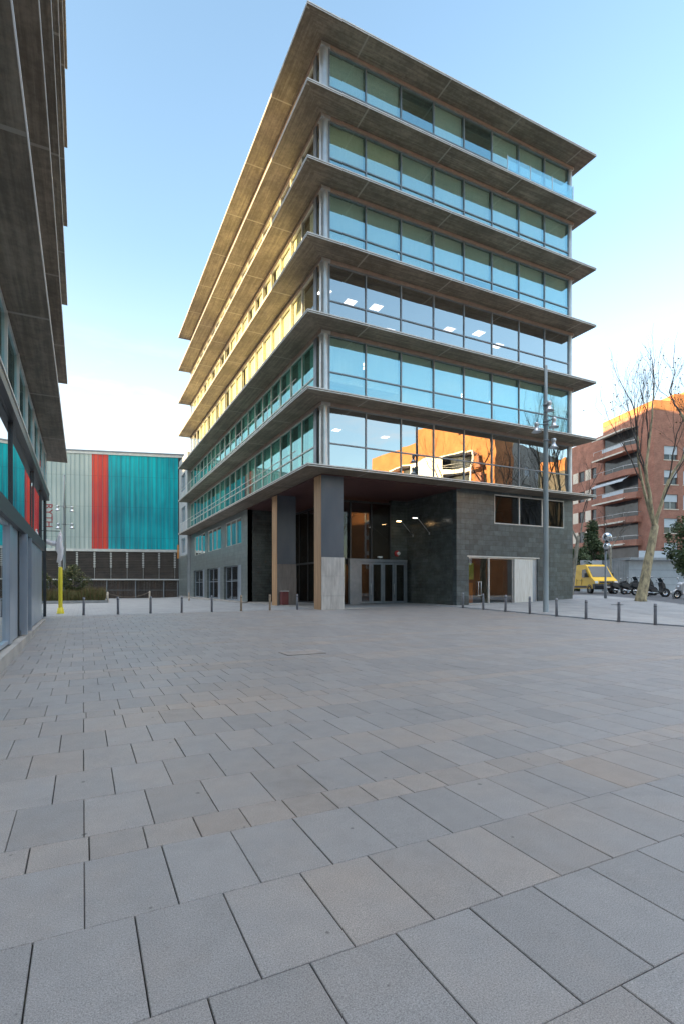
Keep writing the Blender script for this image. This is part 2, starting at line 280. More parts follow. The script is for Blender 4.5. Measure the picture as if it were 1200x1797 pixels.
# ---------------------------------------------------------------- mesh helpers
class MB:
    def __init__(s): s.v = []; s.f = []; s.mi = []; s.sm = []
    def face(s, pts, m=0, smooth=False):
        i = len(s.v); s.v += [tuple(p) for p in pts]; s.f.append(tuple(range(i, i + len(pts)))); s.mi.append(m); s.sm.append(smooth)
    def box(s, x0, x1, y0, y1, z0, z1, m=0):
        if x0 > x1: x0, x1 = x1, x0
        if y0 > y1: y0, y1 = y1, y0
        if z0 > z1: z0, z1 = z1, z0
        i = len(s.v); s.v += [(x0, y0, z0), (x1, y0, z0), (x1, y1, z0), (x0, y1, z0), (x0, y0, z1), (x1, y0, z1), (x1, y1, z1), (x0, y1, z1)]
        for q in ((3, 2, 1, 0), (4, 5, 6, 7), (0, 1, 5, 4), (1, 2, 6, 5), (2, 3, 7, 6), (3, 0, 4, 7)):
            s.f.append(tuple(i + k for k in q)); s.mi.append(m); s.sm.append(False)
        return s
    def tube(s, pts, rad, n=8, m=0, cap=True):
        pts = [Vector(p) for p in pts]
        if not hasattr(rad, '__len__'): rad = [rad] * len(pts)
        base = len(s.v); prev = None
        for k, p in enumerate(pts):
            t = (pts[min(k + 1, len(pts) - 1)] - pts[max(k - 1, 0)]).normalized()
            if prev is None:
                a = t.cross(Vector((0, 0, 1)));
                if a.length < .1: a = t.cross(Vector((1, 0, 0)))
            else: a = prev - t * prev.dot(t)
            a.normalize(); prev = a; b = t.cross(a)
            for j in range(n):
                an = 2 * math.pi * j / n; s.v.append(tuple(p + (a * math.cos(an) + b * math.sin(an)) * rad[k]))
        for k in range(len(pts) - 1):
            for j in range(n):
                q = base + k * n; j2 = (j + 1) % n
                s.f.append((q + j, q + n + j, q + n + j2, q + j2)); s.mi.append(m); s.sm.append(True)
        if cap:
            s.f.append(tuple(base + j for j in range(n))); s.mi.append(m); s.sm.append(False)
            q = base + (len(pts) - 1) * n; s.f.append(tuple(q + j for j in reversed(range(n)))); s.mi.append(m); s.sm.append(False)
        return s
    def lathe(s, c, prof, n=20, m=0, axis='z'):
        base = len(s.v)
        for r, h in prof:
            for j in range(n):
                a = 2 * math.pi * j / n; x, y = r * math.cos(a), r * math.sin(a)
                if axis == 'z': s.v.append((c[0] + x, c[1] + y, c[2] + h))
                elif axis == 'y': s.v.append((c[0] + x, c[1] + h, c[2] - y))
                else: s.v.append((c[0] + h, c[1] + x, c[2] + y))
        for k in range(len(prof) - 1):
            for j in range(n):
                q = base + k * n; j2 = (j + 1) % n
                s.f.append((q + j, q + j2, q + n + j2, q + n + j)); s.mi.append(m); s.sm.append(True)
        return s
    def prism(s, poly, axis, a0, a1, m=0):
        """extrude a 2-D polygon along an axis ('x': poly=(y,z), 'y': (x,z), 'z': (x,y))"""
        def P(u, v, a): return {'x': (a, u, v), 'y': (u, a, v), 'z': (u, v, a)}[axis]
        n = len(poly); i = len(s.v); s.v += [P(u, v, a0) for u, v in poly] + [P(u, v, a1) for u, v in poly]
        s.f.append(tuple(i + k for k in range(n))); s.f.append(tuple(i + n + k for k in reversed(range(n)))); s.mi += [m, m]; s.sm += [False, False]
        for k in range(n):
            k2 = (k + 1) % n; s.f.append((i + k2, i + k, i + n + k, i + n + k2)); s.mi.append(m); s.sm.append(False)
        return s
    def build(s, name, mats, parent=None, rel=None, bevel=0, fix=False):
        """rel: world position of the root, when the mesh was written in world coordinates"""
        if not isinstance(mats, (list, tuple)): mats = [mats]
        me = bpy.data.meshes.new(name)
        v = s.v
        if rel is not None: v = [(a - rel[0], b - rel[1], c - rel[2]) for a, b, c in v]
        me.from_pydata(v, [], s.f); 
        for m in mats: me.materials.append(M[m] if isinstance(m, str) else m)
        me.polygons.foreach_set('material_index', s.mi); me.polygons.foreach_set('use_smooth', s.sm)
        if fix:
            import bmesh
            b = bmesh.new(); b.from_mesh(me); bmesh.ops.recalc_face_normals(b, faces=b.faces); b.to_mesh(me); b.free()
        me.update()
        o = bpy.data.objects.new(name, me); COL.objects.link(o)
        if parent: o.parent = parent
        elif rel is not None: o.location = rel
        if bevel:
            bm_ = o.modifiers.new('bevel', 'BEVEL'); bm_.width = bevel; bm_.segments = 2; bm_.limit_method = 'ANGLE'
        return o
def thing(name, label, cat, loc=(0, 0, 0), rz=0, group=None):
    o = bpy.data.objects.new(name, None); o.empty_display_size = .3; COL.objects.link(o); o.location = loc; o.rotation_euler = (0, 0, rz)
    return tag(o, label, cat, group)
def tag(o, label, cat, group=None, kind=None):
    if label: o['label'] = label
    if cat: o['category'] = cat
    if group: o['group'] = group
    if kind: o['kind'] = kind
    return o
def struct(o): o['kind'] = 'structure'; return o
def copy_tree(o, parent=None):
    c = o.copy(); COL.objects.link(c)
    if parent: c.parent = parent
    for ch in list(o.children): copy_tree(ch, c)
    return c
def holed_wall(mb, axis, at, th, u0, u1, z0, z1, holes, m=0, zb=None):
    """vertical wall with rectangular openings; axis 'x' runs along x at y=at..at+th, 'y' runs along y at x=at..at+th"""
    us = sorted({u0, u1, *[h[0] for h in holes], *[h[1] for h in holes]}); zs = sorted({z0, z1, *[h[2] for h in holes], *[h[3] for h in holes]})
    def solid(i, j):
        if i < 0 or j < 0 or i >= len(us) - 1 or j >= len(zs) - 1: return False
        a, b = (us[i] + us[i + 1]) / 2, (zs[j] + zs[j + 1]) / 2
        return not any(h[0] < a < h[1] and h[2] < b < h[3] for h in holes)
    def P(u, w_, z): return (u, w_, z) if axis == 'x' else (w_, u, z)
    fl = (axis == 'y')
    def F(pts): mb.face(pts[::-1] if fl else pts, m)
    a0, a1 = (at, at + th) if th > 0 else (at + th, at)
    for i in range(len(us) - 1):
        for j in range(len(zs) - 1):
            if not solid(i, j): continue
            A, B, C, D_ = us[i], us[i + 1], zs[j], zs[j + 1]
            F([P(A, a0, C), P(B, a0, C), P(B, a0, D_), P(A, a0, D_)]); F([P(B, a1, C), P(A, a1, C), P(A, a1, D_), P(B, a1, D_)])
            if not solid(i - 1, j): F([P(A, a1, C), P(A, a0, C), P(A, a0, D_), P(A, a1, D_)])
            if not solid(i + 1, j): F([P(B, a0, C), P(B, a1, C), P(B, a1, D_), P(B, a0, D_)])
            if not solid(i, j - 1): F([P(A, a1, C), P(B, a1, C), P(B, a0, C), P(A, a0, C)])
            if not solid(i, j + 1): F([P(A, a0, D_), P(B, a0, D_), P(B, a1, D_), P(A, a1, D_)])
    return mb

wtilt = random.Random(77)
def window(root, rel, axis, at, u0, u1, z0, z1, zt, gm, fm='metal_grey', blind=None, side=-1, fw=.035, mull=(), depth=.12, name='window'):
    """side: -1 = outside lies at lower coordinate of the other axis. Frame is one mesh, pane and blind its sub-parts."""
    def B(mb, a, b, w0, w1, c, d_, m=0):
        w0, w1 = at + side * -w0, at + side * -w1
        if axis == 'x': mb.box(a, b, w0, w1, c, d_, m)
        else: mb.box(w0, w1, a, b, c, d_, m)
    f = MB()
    B(f, u0, u0 + fw, -.03, depth, z0, z1); B(f, u1 - fw, u1, -.03, depth, z0, z1)
    B(f, u0 + fw, u1 - fw, -.02, depth, z0, z0 + fw * 1.4); B(f, u0 + fw, u1 - fw, -.02, depth, z1 - fw * 1.4, z1)
    for z in (zt if isinstance(zt, (list, tuple)) else [zt] if zt else []): B(f, u0 + fw, u1 - fw, -.035, depth * .6, z - .03, z + .03)
    for u in mull: B(f, u - fw, u + fw, -.028, depth * .7, z0 + fw * 1.4, z1 - fw * 1.4)
    fo = f.build(name, fm, root, rel)
    g = MB(); B(g, u0 + fw * .8, u1 - fw * .8, .02, .04, z0 + fw, z1 - fw); 
    uc, zc_ = (u0 + u1) / 2, (z0 + z1) / 2; ta, tb = wtilt.gauss(0, .0022), wtilt.gauss(0, .0022)
    g.v = [(x + (ta * (y - uc) + tb * (z - zc_) if axis == 'y' else 0), y + (ta * (x - uc) + tb * (z - zc_) if axis == 'x' else 0), z) for x, y, z in g.v]
    g.build('pane', gm, fo, rel)
    if blind:
        bm_, a, b, c, d_ = blind
        q = MB(); B(q, u0 + fw + (u1 - u0 - 2 * fw) * a, u0 + fw + (u1 - u0 - 2 * fw) * b, .17, .185, z0 + .04 + (z1 - z0 - .08) * c, z0 + .04 + (z1 - z0 - .08) * d_); q.build('blind', bm_, fo, rel)
    return fo

# ================================================================ GROUND
def sheet(name, xs, ys, m, dz, inside=None, kind='structure'):
    mb = MB(); idx = {}
    for i in range(len(xs) - 1):
        for j in range(len(ys) - 1):
            cx_, cy_ = (xs[i] + xs[i + 1]) / 2, (ys[j] + ys[j + 1]) / 2
            if inside and not inside(cx_, cy_): continue
            q = []
            for a, b in ((i, j), (i + 1, j), (i + 1, j + 1), (i, j + 1)):
                if (a, b) not in idx: idx[(a, b)] = len(mb.v); mb.v.append((xs[a], ys[b], gz(xs[a], ys[b]) + dz))
                q.append(idx[(a, b)])
            mb.f.append(tuple(q)); mb.mi.append(0); mb.sm.append(True)
    return tag(mb.build(name, m), None, None, kind=kind)
def lin(a, b, st): n = max(1, round((b - a) / st)); return [a + (b - a) * i / n for i in range(n + 1)]
xs = [-1500, -600, -200, -80] + lin(-40, 40, 1.0) + [60, 100, 200, 600, 1500]
ys = [-1500, -600, -200, -80] + lin(-40, 80, 1.0) + [120, 200, 600, 1500]
sheet('ground', xs, ys, 'joint', -.012)
BLX = lambda y: 19.45 + (12.5 - y) * .135          # line of the right-hand bollards
PAVE_END = 25.1
sheet('pavement', lin(-12, 44, .5), lin(PAVE_END, 92, .5), 'pavement', .0)
pm = MB()
yy = lin(-8, PAVE_END, .5)
for a, b in zip(yy[:-1], yy[1:]):
    for k in range(24):
        x0a, x0b = BLX(a) + .12 + k * .6, BLX(b) + .12 + k * .6
        pm.face([(x0a, a, gz(x0a, a)), (x0a + .6, a, gz(x0a + .6, a)), (x0b + .6, b, gz(x0b + .6, b)), (x0b, b, gz(x0b, b))], 0, True)
struct(pm.build('side_pavement', 'pavement'))

pv = MB(); tint = []
def slab(x0, x1, y0, y1, brown):
    g_ = .0026; bv = .0035
    x0 += g_ + rnd.uniform(-.001, .001); x1 -= g_ + rnd.uniform(-.001, .001); y0 += g_ * .6; y1 -= g_ * .6
    t = (min(1, max(0, brown + rnd.gauss(0, .06))), rnd.random(), rnd.random(), 1)
    if abs((x0 + x1) / 2 - 3.8) < .2 and 2.6 < (y0 + y1) / 2 < 3.15: t = (.85, 0, 0, 1)
    tl = [rnd.uniform(-.0012, .0012) for _ in range(4)]
    o4 = [(x0, y0), (x1, y0), (x1, y1), (x0, y1)]; i4 = [(x0 + bv, y0 + bv), (x1 - bv, y0 + bv), (x1 - bv, y1 - bv), (x0 + bv, y1 - bv)]
    b = len(pv.v)
    for k, (x, y) in enumerate(i4): pv.v.append((x, y, gz(x, y) + tl[k]))
    for k, (x, y) in enumerate(o4): pv.v.append((x, y, gz(x, y) + tl[k] - bv))
    for k, (x, y) in enumerate(o4): pv.v.append((x, y, gz(x, y) - .02))
    fs = [(b, b + 1, b + 2, b + 3)]
    for k in range(4):
        k2 = (k + 1) % 4; fs.append((b + k, b + 4 + k, b + 4 + k2, b + k2)); fs.append((b + 4 + k, b + 8 + k, b + 8 + k2, b + 4 + k2))
    for f in fs: pv.f.append(f); pv.mi.append(0); pv.sm.append(False); tint.append(t)
y = 3.18 - 3.43 * 4; row = 0
rows = []
while y < PAVE_END:
    rows.append((y, y + .306, .3035, .033, True)); y += .306
    for k in range(5):
        off = .009 if k % 2 == 0 else .21
        rows.append((y, min(y + .6248, PAVE_END + .3), .4015, off, False)); y += .6248
for (a, b, p_, off, nar) in rows:
    if b < -3: continue
    b = min(b, PAVE_END)
    if b - a < .1: continue
    k0 = math.floor((-1.3 - off) / p_); x = off + k0 * p_ + rnd.uniform(-.004, .004)
    lim = BLX(a) + .0
    while x < lim:
        x1 = min(x + p_, lim)
        if x1 - x > .05:
            br = .02 + (.42 if nar else 0) + (.22 if 3.4 < a < 6.3 and x < 1.3 else 0) + max(0, noise.noise(Vector((x * .35, a * 1.1, 3)))) * .75
            slab(x, x1, a, b, br)
        x += p_
po = pv.build('paving', 'paving_slab'); struct(po)
ca = po.data.color_attributes.new('tint', 'FLOAT_COLOR', 'CORNER')
li = 0; arr = []
for f, t in zip(pv.f, tint): arr += list(t) * len(f)
ca.data.foreach_set('color', arr)
# drain kerb along the right-hand bollards
kb = MB()
for a, b in zip(lin(-8, 24, 1)[:-1], lin(-8, 24, 1)[1:]):
    pts = []
    for yv in (a, b):
        x = BLX(yv); z = gz(x, yv); pts.append(((x + .0, yv, z - .01), (x + .02, yv, z + .05), (x + .12, yv, z + .05), (x + .14, yv, z - .01)))
    A, B = pts
    for k in range(3): kb.face([A[k], B[k], B[k + 1], A[k + 1]][::-1])
struct(kb.build('kerb', 'metal_grey'))

# street on the right: local frame s along street, p across
SO = Vector((31.6, 21, 0)); ES = Vector((.27, .963, 0)); EP = Vector((.963, -.27, 0)); SROT = math.atan2(-.27, .963)
def st(p, s, z=0):
    v = SO + EP * p + ES * s; return (v.x, v.y, gz(v.x, v.y) + z)
def strip(name, p0, p1, s0, s1, m, dz, th=0):
    mb = MB(); ss = lin(s0, s1, 1.5); pp = lin(p0, p1, 2)
    for a, b in zip(ss[:-1], ss[1:]):
        for c, d_ in zip(pp[:-1], pp[1:]):
            mb.face([st(c, a, dz), st(d_, a, dz), st(d_, b, dz), st(c, b, dz)], 0, True)
        if th:
            mb.face([st(p0, b, dz), st(p0, a, dz), st(p0, a, dz - th), st(p0, b, dz - th)][::-1]); mb.face([st(p1, a, dz), st(p1, b, dz), st(p1, b, dz - th), st(p1, a, dz - th)][::-1])
    return struct(mb.build(name, m))
strip('sidewalk', -6, -.2, -45, 40, 'sidewalk', .008)
strip('street_kerb', -.2, 0, -45, 40, 'kerb_stone', .02, .04)
strip('road', 0, 9.5, -45, 60, 'asphalt', .004)
strip('far_kerb', 9.5, 9.7, -45, 60, 'kerb_stone', .12, .16)
strip('far_sidewalk', 9.7, 40, -45, 60, 'sidewalk', .11)

# ================================================================ MAIN OFFICE BUILDING
Z0 = 7.13; PI_ = 3.6; XG, YG = 10.75, 23.98; XE, YE = 28.6, 59.5
RB = (XG, YG, 0)
main = thing('office_building', 'tall six storey glass office building with wide overhanging concrete floor slabs and dark stone base', 'building', RB)
SX0, SX1, SY0, SY1 = 9.417, 29.15, 22.65, 59.52
def floor_slab(root, rel, x0, x1, y0, y1, z, corner, th=.13, xi=None, yi=None):
    mb = MB(); zb, zt = z, z + th
    if corner:   # mitred soffit: boards follow each edge
        c = (x0 + (xi - x0) * 3.5, y0 + (yi - y0) * 3.5)
        mb.face([(x0, y0, zb), (c[0], c[1], zb), (x1, c[1], zb), (x1, y0, zb)], 0)
        mb.face([(x0, y0, zb), (x0, y1, zb), (c[0], y1, zb), (c[0], c[1], zb)], 1)
        mb.face([(c[0], c[1], zb), (c[0], y1, zb), (x1, y1, zb), (x1, c[1], zb)], 0)
    else: mb.face([(x0, y0, zb), (x0, y1, zb), (x1, y1, zb), (x1, y0, zb)], 1)
    mb.face([(x0, y0, zt), (x1, y0, zt), (x1, y1, zt), (x0, y1, zt)], 2)
    for a, b in (((x0, y0), (x1, y0)), ((x1, y0), (x1, y1)), ((x1, y1), (x0, y1)), ((x0, y1), (x0, y0))):
        mb.face([(*a, zb), (*b, zb), (*b, zt), (*a, zt)], 0)
    o = mb.build('floor_slab', ['concrete_x', 'concrete_y', 'slab_top_bounce'], root, rel)
    e = MB(); t = .012
    for za, zb2 in ((zt - .035, zt + .012), (zb + .012, zb + .04)):
        e.box(x0 - t, x1 + t, y0 - t, y0 - .002, za, zb2); e.box(x0 - t, x1 + t, y1 + .002, y1 + t, za, zb2)
        e.box(x0 - t, x0 - .002, y0 - .002, y1 + .002, za, zb2); e.box(x1 + .002, x1 + t, y0 - .002, y1 + .002, za, zb2)
    e.build('edge_trim', 'metal_trim', o, rel)
    return o
for k in range(7):
    floor_slab(main, RB, SX0, SX1, SY0, SY1, Z0 + PI_ * k, True, xi=XG, yi=YG)
RM = [11.13, 13.24, 15.4, 17.54, 19.67, 21.76, 23.91, 26.07, 28.21]
LM = [24.9 + 1.729 * i for i in range(21)]
cols_f = {}
br2 = random.Random(3)
rb = {5: 'gg.g.ggg', 4: 'GGgggggg', 3: 'gggggggg', 2: '........', 1: 'gggggggg', 0: '........'}
for k in range(6):
    zb = Z0 + PI_ * k + .13; zs = Z0 + PI_ * (k + 1)
    # head beam in warm trim + sill
    mb = MB(); mb.box(XG - .10, XE - .05, YG - .10, YG + .18, zs - .16, zs - .002); mb.box(XG - .10, XG + .18, YG + .18, YE - .2, zs - .16, zs - .002)
    mb.build('head_beam', 'soffit_trim', main, RB)
    mb = MB(); mb.box(XG - .04, XE - .05, YG - .04, YG + .15, zb + .002, zb + .08); mb.box(XG - .04, XG + .15, YG + .15, YE - .2, zb + .002, zb + .08)
    mb.build('sill', 'metal_trim', main, RB)
    za, zc = zb + .08, zs - .16; ztr = zb + 1.45
    gm = 'glass_grey' if k in (0, 2) else 'glass_teal'
    for i in range(8):
        ch = rb[k][i]; bl = None
        if ch == 'g': bl = ('blind_green', 0.02, .98, br2.choice([.0, .0, .3, .42]), 1)
        if ch == 'G': bl = ('blind_cream', 0.02, .98, br2.choice([.35, .45]), 1)
        window(main, RB, 'x', YG, RM[i], RM[i + 1], za, zc, ztr, gm, 'metal_grey', bl, -1)
    rest_f, rest_g, rest_b = MB(), MB(), MB()
    for i in range(20):
        a, b = LM[i], LM[i + 1]
        litm = 'blind_cream' if k >= 2 else 'blind_white'
        gm2 = 'glass_green' if k < 2 else 'glass_clear'
        u = br2.random(); bl = None
        if u < .85: bl = (litm, .02, br2.choice([.98, .98, .6, .75]), br2.choice([0, 0, .25, .4]), 1)
        if k < 2: bl = (litm, br2.choice([.02, .02, .3]), br2.choice([.98, .7, .6]), br2.choice([0, 0, .2]), 1) if u < .9 else None
        if i < 8 and not (i == 7 and k > 3):
            window(main, RB, 'y', XG, a, b, za, zc, ztr, gm2, 'metal_trim', bl, -1)
        else:
            fw = .035
            for (p, q, c, d_) in ((a, a + fw, za, zc), (b - fw, b, za, zc), (a + fw, b - fw, za, za + .05), (a + fw, b - fw, zc - .05, zc)): rest_f.box(XG - .03, XG + .12, p, q, c, d_, 0)
            rest_f.box(XG - .035, XG + .07, a + fw, b - fw, ztr - .03, ztr + .03, 0); rest_f.box(XG + .02, XG + .04, a + .03, b - .03, za + .03, zc - .03, 1)
            if bl: rest_f.box(XG + .17, XG + .185, a + .04 + 1.65 * bl[1], a + .04 + 1.65 * bl[2], za + .04 + (zc - za - .08) * bl[3], zc - .05, 2)
    tag(rest_f.build('window_row', ['metal_trim', gm2, litm], main, RB), None, None, kind='stuff')
    # corner column and far column
    cm_ = MB().lathe((XG + .16, YG + .14, 0), [(.235, zb + .02), (.235, zs - .01)], 24)
    cm_.box(XG - .08, XG + .42, YG - .11, YG + .38, zs - .17, zs - .004)
    cm_.build('corner_column', 'metal_light', main, RB)
    cm_ = MB(); cm_.box(XG - .08, XG - .0, YG + .55, YG + .9, zb, zs - .01); cm_.box(XG + .30, XG + .38, YG - .02, YG + .1, zb, zs - .16)
    cm_.build('corner_post', 'metal_grey', main, RB)
    cm_ = MB().lathe((28.42, YG + .1, 0), [(.15, zb + .02), (.15, zs - .01)], 16); cm_.box(28.25, 28.62, YG - .09, YG + .3, zs - .15, zs - .004)
    cm_.build('end_column', 'metal_light', main, RB)
# closing walls and core
mb = MB(); mb.box(XE - .15, XE, YG + .35, YE - .02, .3, Z0 - .003)
for k in range(6): mb.box(XE - .15, XE, YG + .35, YE - .02, Z0 + PI_ * k + .14, Z0 + PI_ * (k + 1) - .003)
for k in range(6): mb.box(XG + .2, XE - .16, YE - .2, YE - .02, Z0 + PI_ * k + .14, Z0 + PI_ * (k + 1) - .003)
mb.build('rear_wall', 'grey_render', main, RB)
mb = MB()
for k in range(6): mb.box(16.5, 23.5, 30, 53, Z0 + PI_ * k + .14, Z0 + PI_ * (k + 1) - .003)
mb.build('core_wall', 'interior', main, RB)
mb = MB()
for k in range(6):
    zc = Z0 + PI_ * (k + 1)
    mb.box(XG + .3, XE - .3, YG + .5, YE - .4, zc - .30, zc - .27)
mb.build('ceiling', 'interior', main, RB)
# ceiling lights on the fourth-from-top and fifth storeys
for k, pts, sz in ((2, ((11.9, 26.2), (13.6, 26.5), (15.2, 26.3), (17.3, 28.4), (20.6, 26.6), (21.5, 29.3), (24.9, 26.9), (22.6, 26.1)), .3), (1, ((12.6, 27.0), (14.2, 26.2), (16.2, 27.3), (18.2, 27.0), (20.3, 26.8), (22.4, 27.2), (25.0, 27.0)), .22), (0, ((13.0, 27.0), (16.2, 27.0)), .2), (4, ((15, 26.5),), .25), (3, ((16.5, 26.6),), .25)):
    for (x, y) in pts:
        z = Z0 + PI_ * (k + 1) - .305
        q = MB()
        if k == 1:
            for j in range(3): q.box(x - .3 + j * .25, x - .2 + j * .25, y - .5, y + .5, z - .04, z)
        else: q.box(x - sz, x + sz, y - sz, y + sz, z - .03, z)
        q.build('ceiling_light', 'lamp_glow', main, RB)
# glass balustrade at the right of the top storey, rails on the left facade
zt = Z0 + PI_ * 5 + .13
mb = MB(); mb.box(21.9, 27.3, 22.86, 22.885, zt + .05, zt + 1.05); mb.box(27.3, 27.325, 22.9, 23.8, zt + .05, zt + 1.05)
bal = mb.build('balustrade', 'glass_teal', main, RB)
for x in (21.9, 23.7, 25.5, 27.28):
    q = MB().box(x - .02, x + .02, 22.83, 22.856, zt, zt + 1.07); q.build('post', 'metal_light', bal, RB)
for k in (0, 1):
    zt = Z0 + PI_ * k + .13; mb = MB().tube([(9.56, 24.5, zt + 1.0), (9.56, 59.3, zt + 1.0)], .022, 6)
    for i in range(18): yv = 25 + i * 2; mb.tube([(9.56, yv, zt), (9.56, yv, zt + 1.0)], .014, 5)
    mb.build('handrail', 'metal_trim', main, RB)
# red soffit over the recess, stone base
mb = MB(); mb.box(XG - .05, 19.4, YG - .05, 37.2, Z0 - .07, Z0 - .003); mb.build('entrance_ceiling', 'red_soffit', main, RB)
mb = MB(); holed_wall(mb, 'x', YG, .35, 19.14, XE, .1, Z0 - .004, [(20.02, 25.48, .42, 3.2), (21.95, 27.79, 5.22, 6.98)])
mb.build('wall', 'slate', main, RB)
mb = MB(); mb.box(19.141, 19.44, YG + .36, 29.5, .1, Z0 - .004); mb.box(17.9, 19.14, 29.1, 29.4, .1, Z0 - .004)
mb.build('recess_wall', 'slate_polish', main, RB)
mb = MB(); holed_wall(mb, 'x', 37.2, .35, XG + .01, 14.1, .1, Z0 - .004, [(12.6, 13.6, .4, 3.1)]); mb.build('recess_wall', 'slate_polish', main, RB)
mb = MB(); mb.box(12.6, 13.6, 37.28, 37.34, .3, 3.1); mb.build('side_door', 'metal_dark', main, RB)
LU = [(38.83, 43.75), (45.37, 50.6), (51.9, 57.3)]; LL_ = [(38.9, 44.3), (45.6, 51.0), (52.2, 57.8)]
mb = MB(); holed_wall(mb, 'y', XG, .35, 37.2, YE - .02, .05, Z0 - .004, [(a, b, 4.75, 6.75) for a, b in LU] + [(a, b, .35, 3.13) for a, b in LL_])
mb.build('wall', 'slate_light', main, RB)
mb = MB(); mb.box(XG - .5, XG - .001, 37.0, YE + 5, .0, .36); mb.build('step', 'plinth_stone', main, RB)
for a, b in LU:
    t = (b - a) / 3; window(main, RB, 'y', XG + .06, a, b, 4.75, 6.75, None, 'glass_mirror', 'metal_trim', None, -1, mull=(a + t, a + 2 * t))
for a, b in LL_:
    window(main, RB, 'y', XG + .22, a, b, .37, 3.12, 1.9, 'glass_dark', 'metal_panel', None, -1, mull=(a + 1.7, a + 3.6), fw=.05)
    q = MB().box(XG + .02, XG + .21, a + .02, a + .9, .37, 3.12); q.build('pilaster', 'metal_panel', main, RB)
window(main, RB, 'x', YG + .02, 21.95, 27.79, 5.22, 6.98, None, 'glass_dark', 'metal_trim', None, -1, mull=(23.95, 25.87), fw=.045)
mb = MB()      # shopfront: head trim, frame, panes
en = window(main, RB, 'x', YG + .1, 20.02, 25.48, .42, 3.2, None, 'glass_clear', 'metal_light', None, -1, mull=(21.6, 23.49), fw=.05, name='shopfront')
q = MB().box(23.55, 25.05, YG + .0, YG + .055, .48, 3.14); q.build('blind', 'curtain', en, RB)
q = MB().box(25.1, 25.42, YG + .07, YG + .2, .48, 3.14); q.build('side_panel', 'metal_panel', en, RB)
q = MB()
for x in (20.75, 20.95): q.tube([(x, YG + .02, .95), (x, YG + .02, 1.75)], .022, 6)
q.box(20.7, 21.0, YG + .0, YG + .08, 1.72, 1.76); q.box(20.7, 21.0, YG + .0, YG + .08, .94, .98)
q.build('handle', 'metal_light', en, RB)
mb = MB(); mb.box(19.9, 25.6, YG - .03, YG + .1, 3.2, 3.27); mb.build('lintel', 'metal_trim', main, RB)
mb = MB(); mb.box(20.0, 25.5, YG - .12, YG + .35, .12, .42); mb.build('doorstep', 'plinth_stone', main, RB)
# shop interior
mb = MB(); mb.box(19.6, 28.3, 30, 30.1, .3, 7.0, 0); mb.box(20.9, 21.5, 25.3, 25.5, 1.9, 2.9, 1); mb.box(21.0, 21.6, 25.5, 25.9, .42, 1.7, 2); mb.box(19.5, 28.4, 24.4, 30, 3.4, 3.5, 0); mb.box(19.5, 28.4, 24.4, 30, .3, .4, 0)
mat('green_panel', (.12, .22, .02), .6); M['shop_orange'] = mat('shop_orange', (.42, .13, .02), .6)
mb.build('shop_interior', ['interior_dark', 'green_panel', 'shop_orange'], main, RB)
for x in (20.5, 21.3): q = MB().box(x - .12, x + .12, 24.7, 24.9, 3.36, 3.39); q.build('ceiling_light', 'lamp_glow', main, RB)
# lobby glazing
mb = MB()
YL, XL = 29.1, 14.1
for x in (XL + .04, 14.95, 16.45, 17.86): mb.box(x - .04, x + .04, YL - .05, YL + .1, .3, 6.85)
mb.box(XL, 17.9, YL - .05, YL + .1, 6.75, 6.85); mb.box(XL, 17.9, YL - .05, YL + .1, 3.16, 3.24)
for y in (30.6, 32.2, 33.8, 35.4, 36.9): mb.box(XL - .03, XL + .1, y - .04, y + .04, .3, 6.85)
mb.box(XL - .03, XL + .1, YL + .1, 37.15, 6.75, 6.85); mb.box(XL - .06, XL + .1, YL + .1, 37.15, 3.02, 3.14); mb.box(XL - .03, XL + .1, YL + .1, 37.15, .3, .45)
lf = mb.build('lobby_frame', 'metal_dark', main, RB)
mb = MB(); mb.box(XL + .08, 17.86, YL + .01, YL + .03, .3, 6.8); mb.box(XL + .02, XL + .04, YL + .1, 37.1, .3, 6.8); mb.build('pane', 'glass_dark', lf, RB)
mb = MB(); mb.box(XL + .1, 19.1, YL + 7.9, YL + 8, .3, 7.0, 0); mb.box(XL + .12, 19.1, YL + .2, YL + 8, .25, .32, 0)
mb.box(15.6, 17.2, YL + 3.0, YL + 3.1, .32, 3.0, 1); mb.box(18.9, 19.1, YL + .5, YL + 8, .3, 7, 0)
mb.box(16.9, 17.15, YL + .7, YL + 3.0, .32, 3.0, 1)
mb.build('lobby_interior', ['interior_dark', 'wood_lobby'], main, RB)
for x, y in ((15.2, 31.0), (16.6, 31.5), (15.0, 33.0), (16.8, 34)):
    q = MB().lathe((x, y, 3.0), [(.01, -.03), (.08, -.03), (.08, 0), (.01, 0)], 12); q.build('ceiling_light', 'lamp_warm', main, RB)
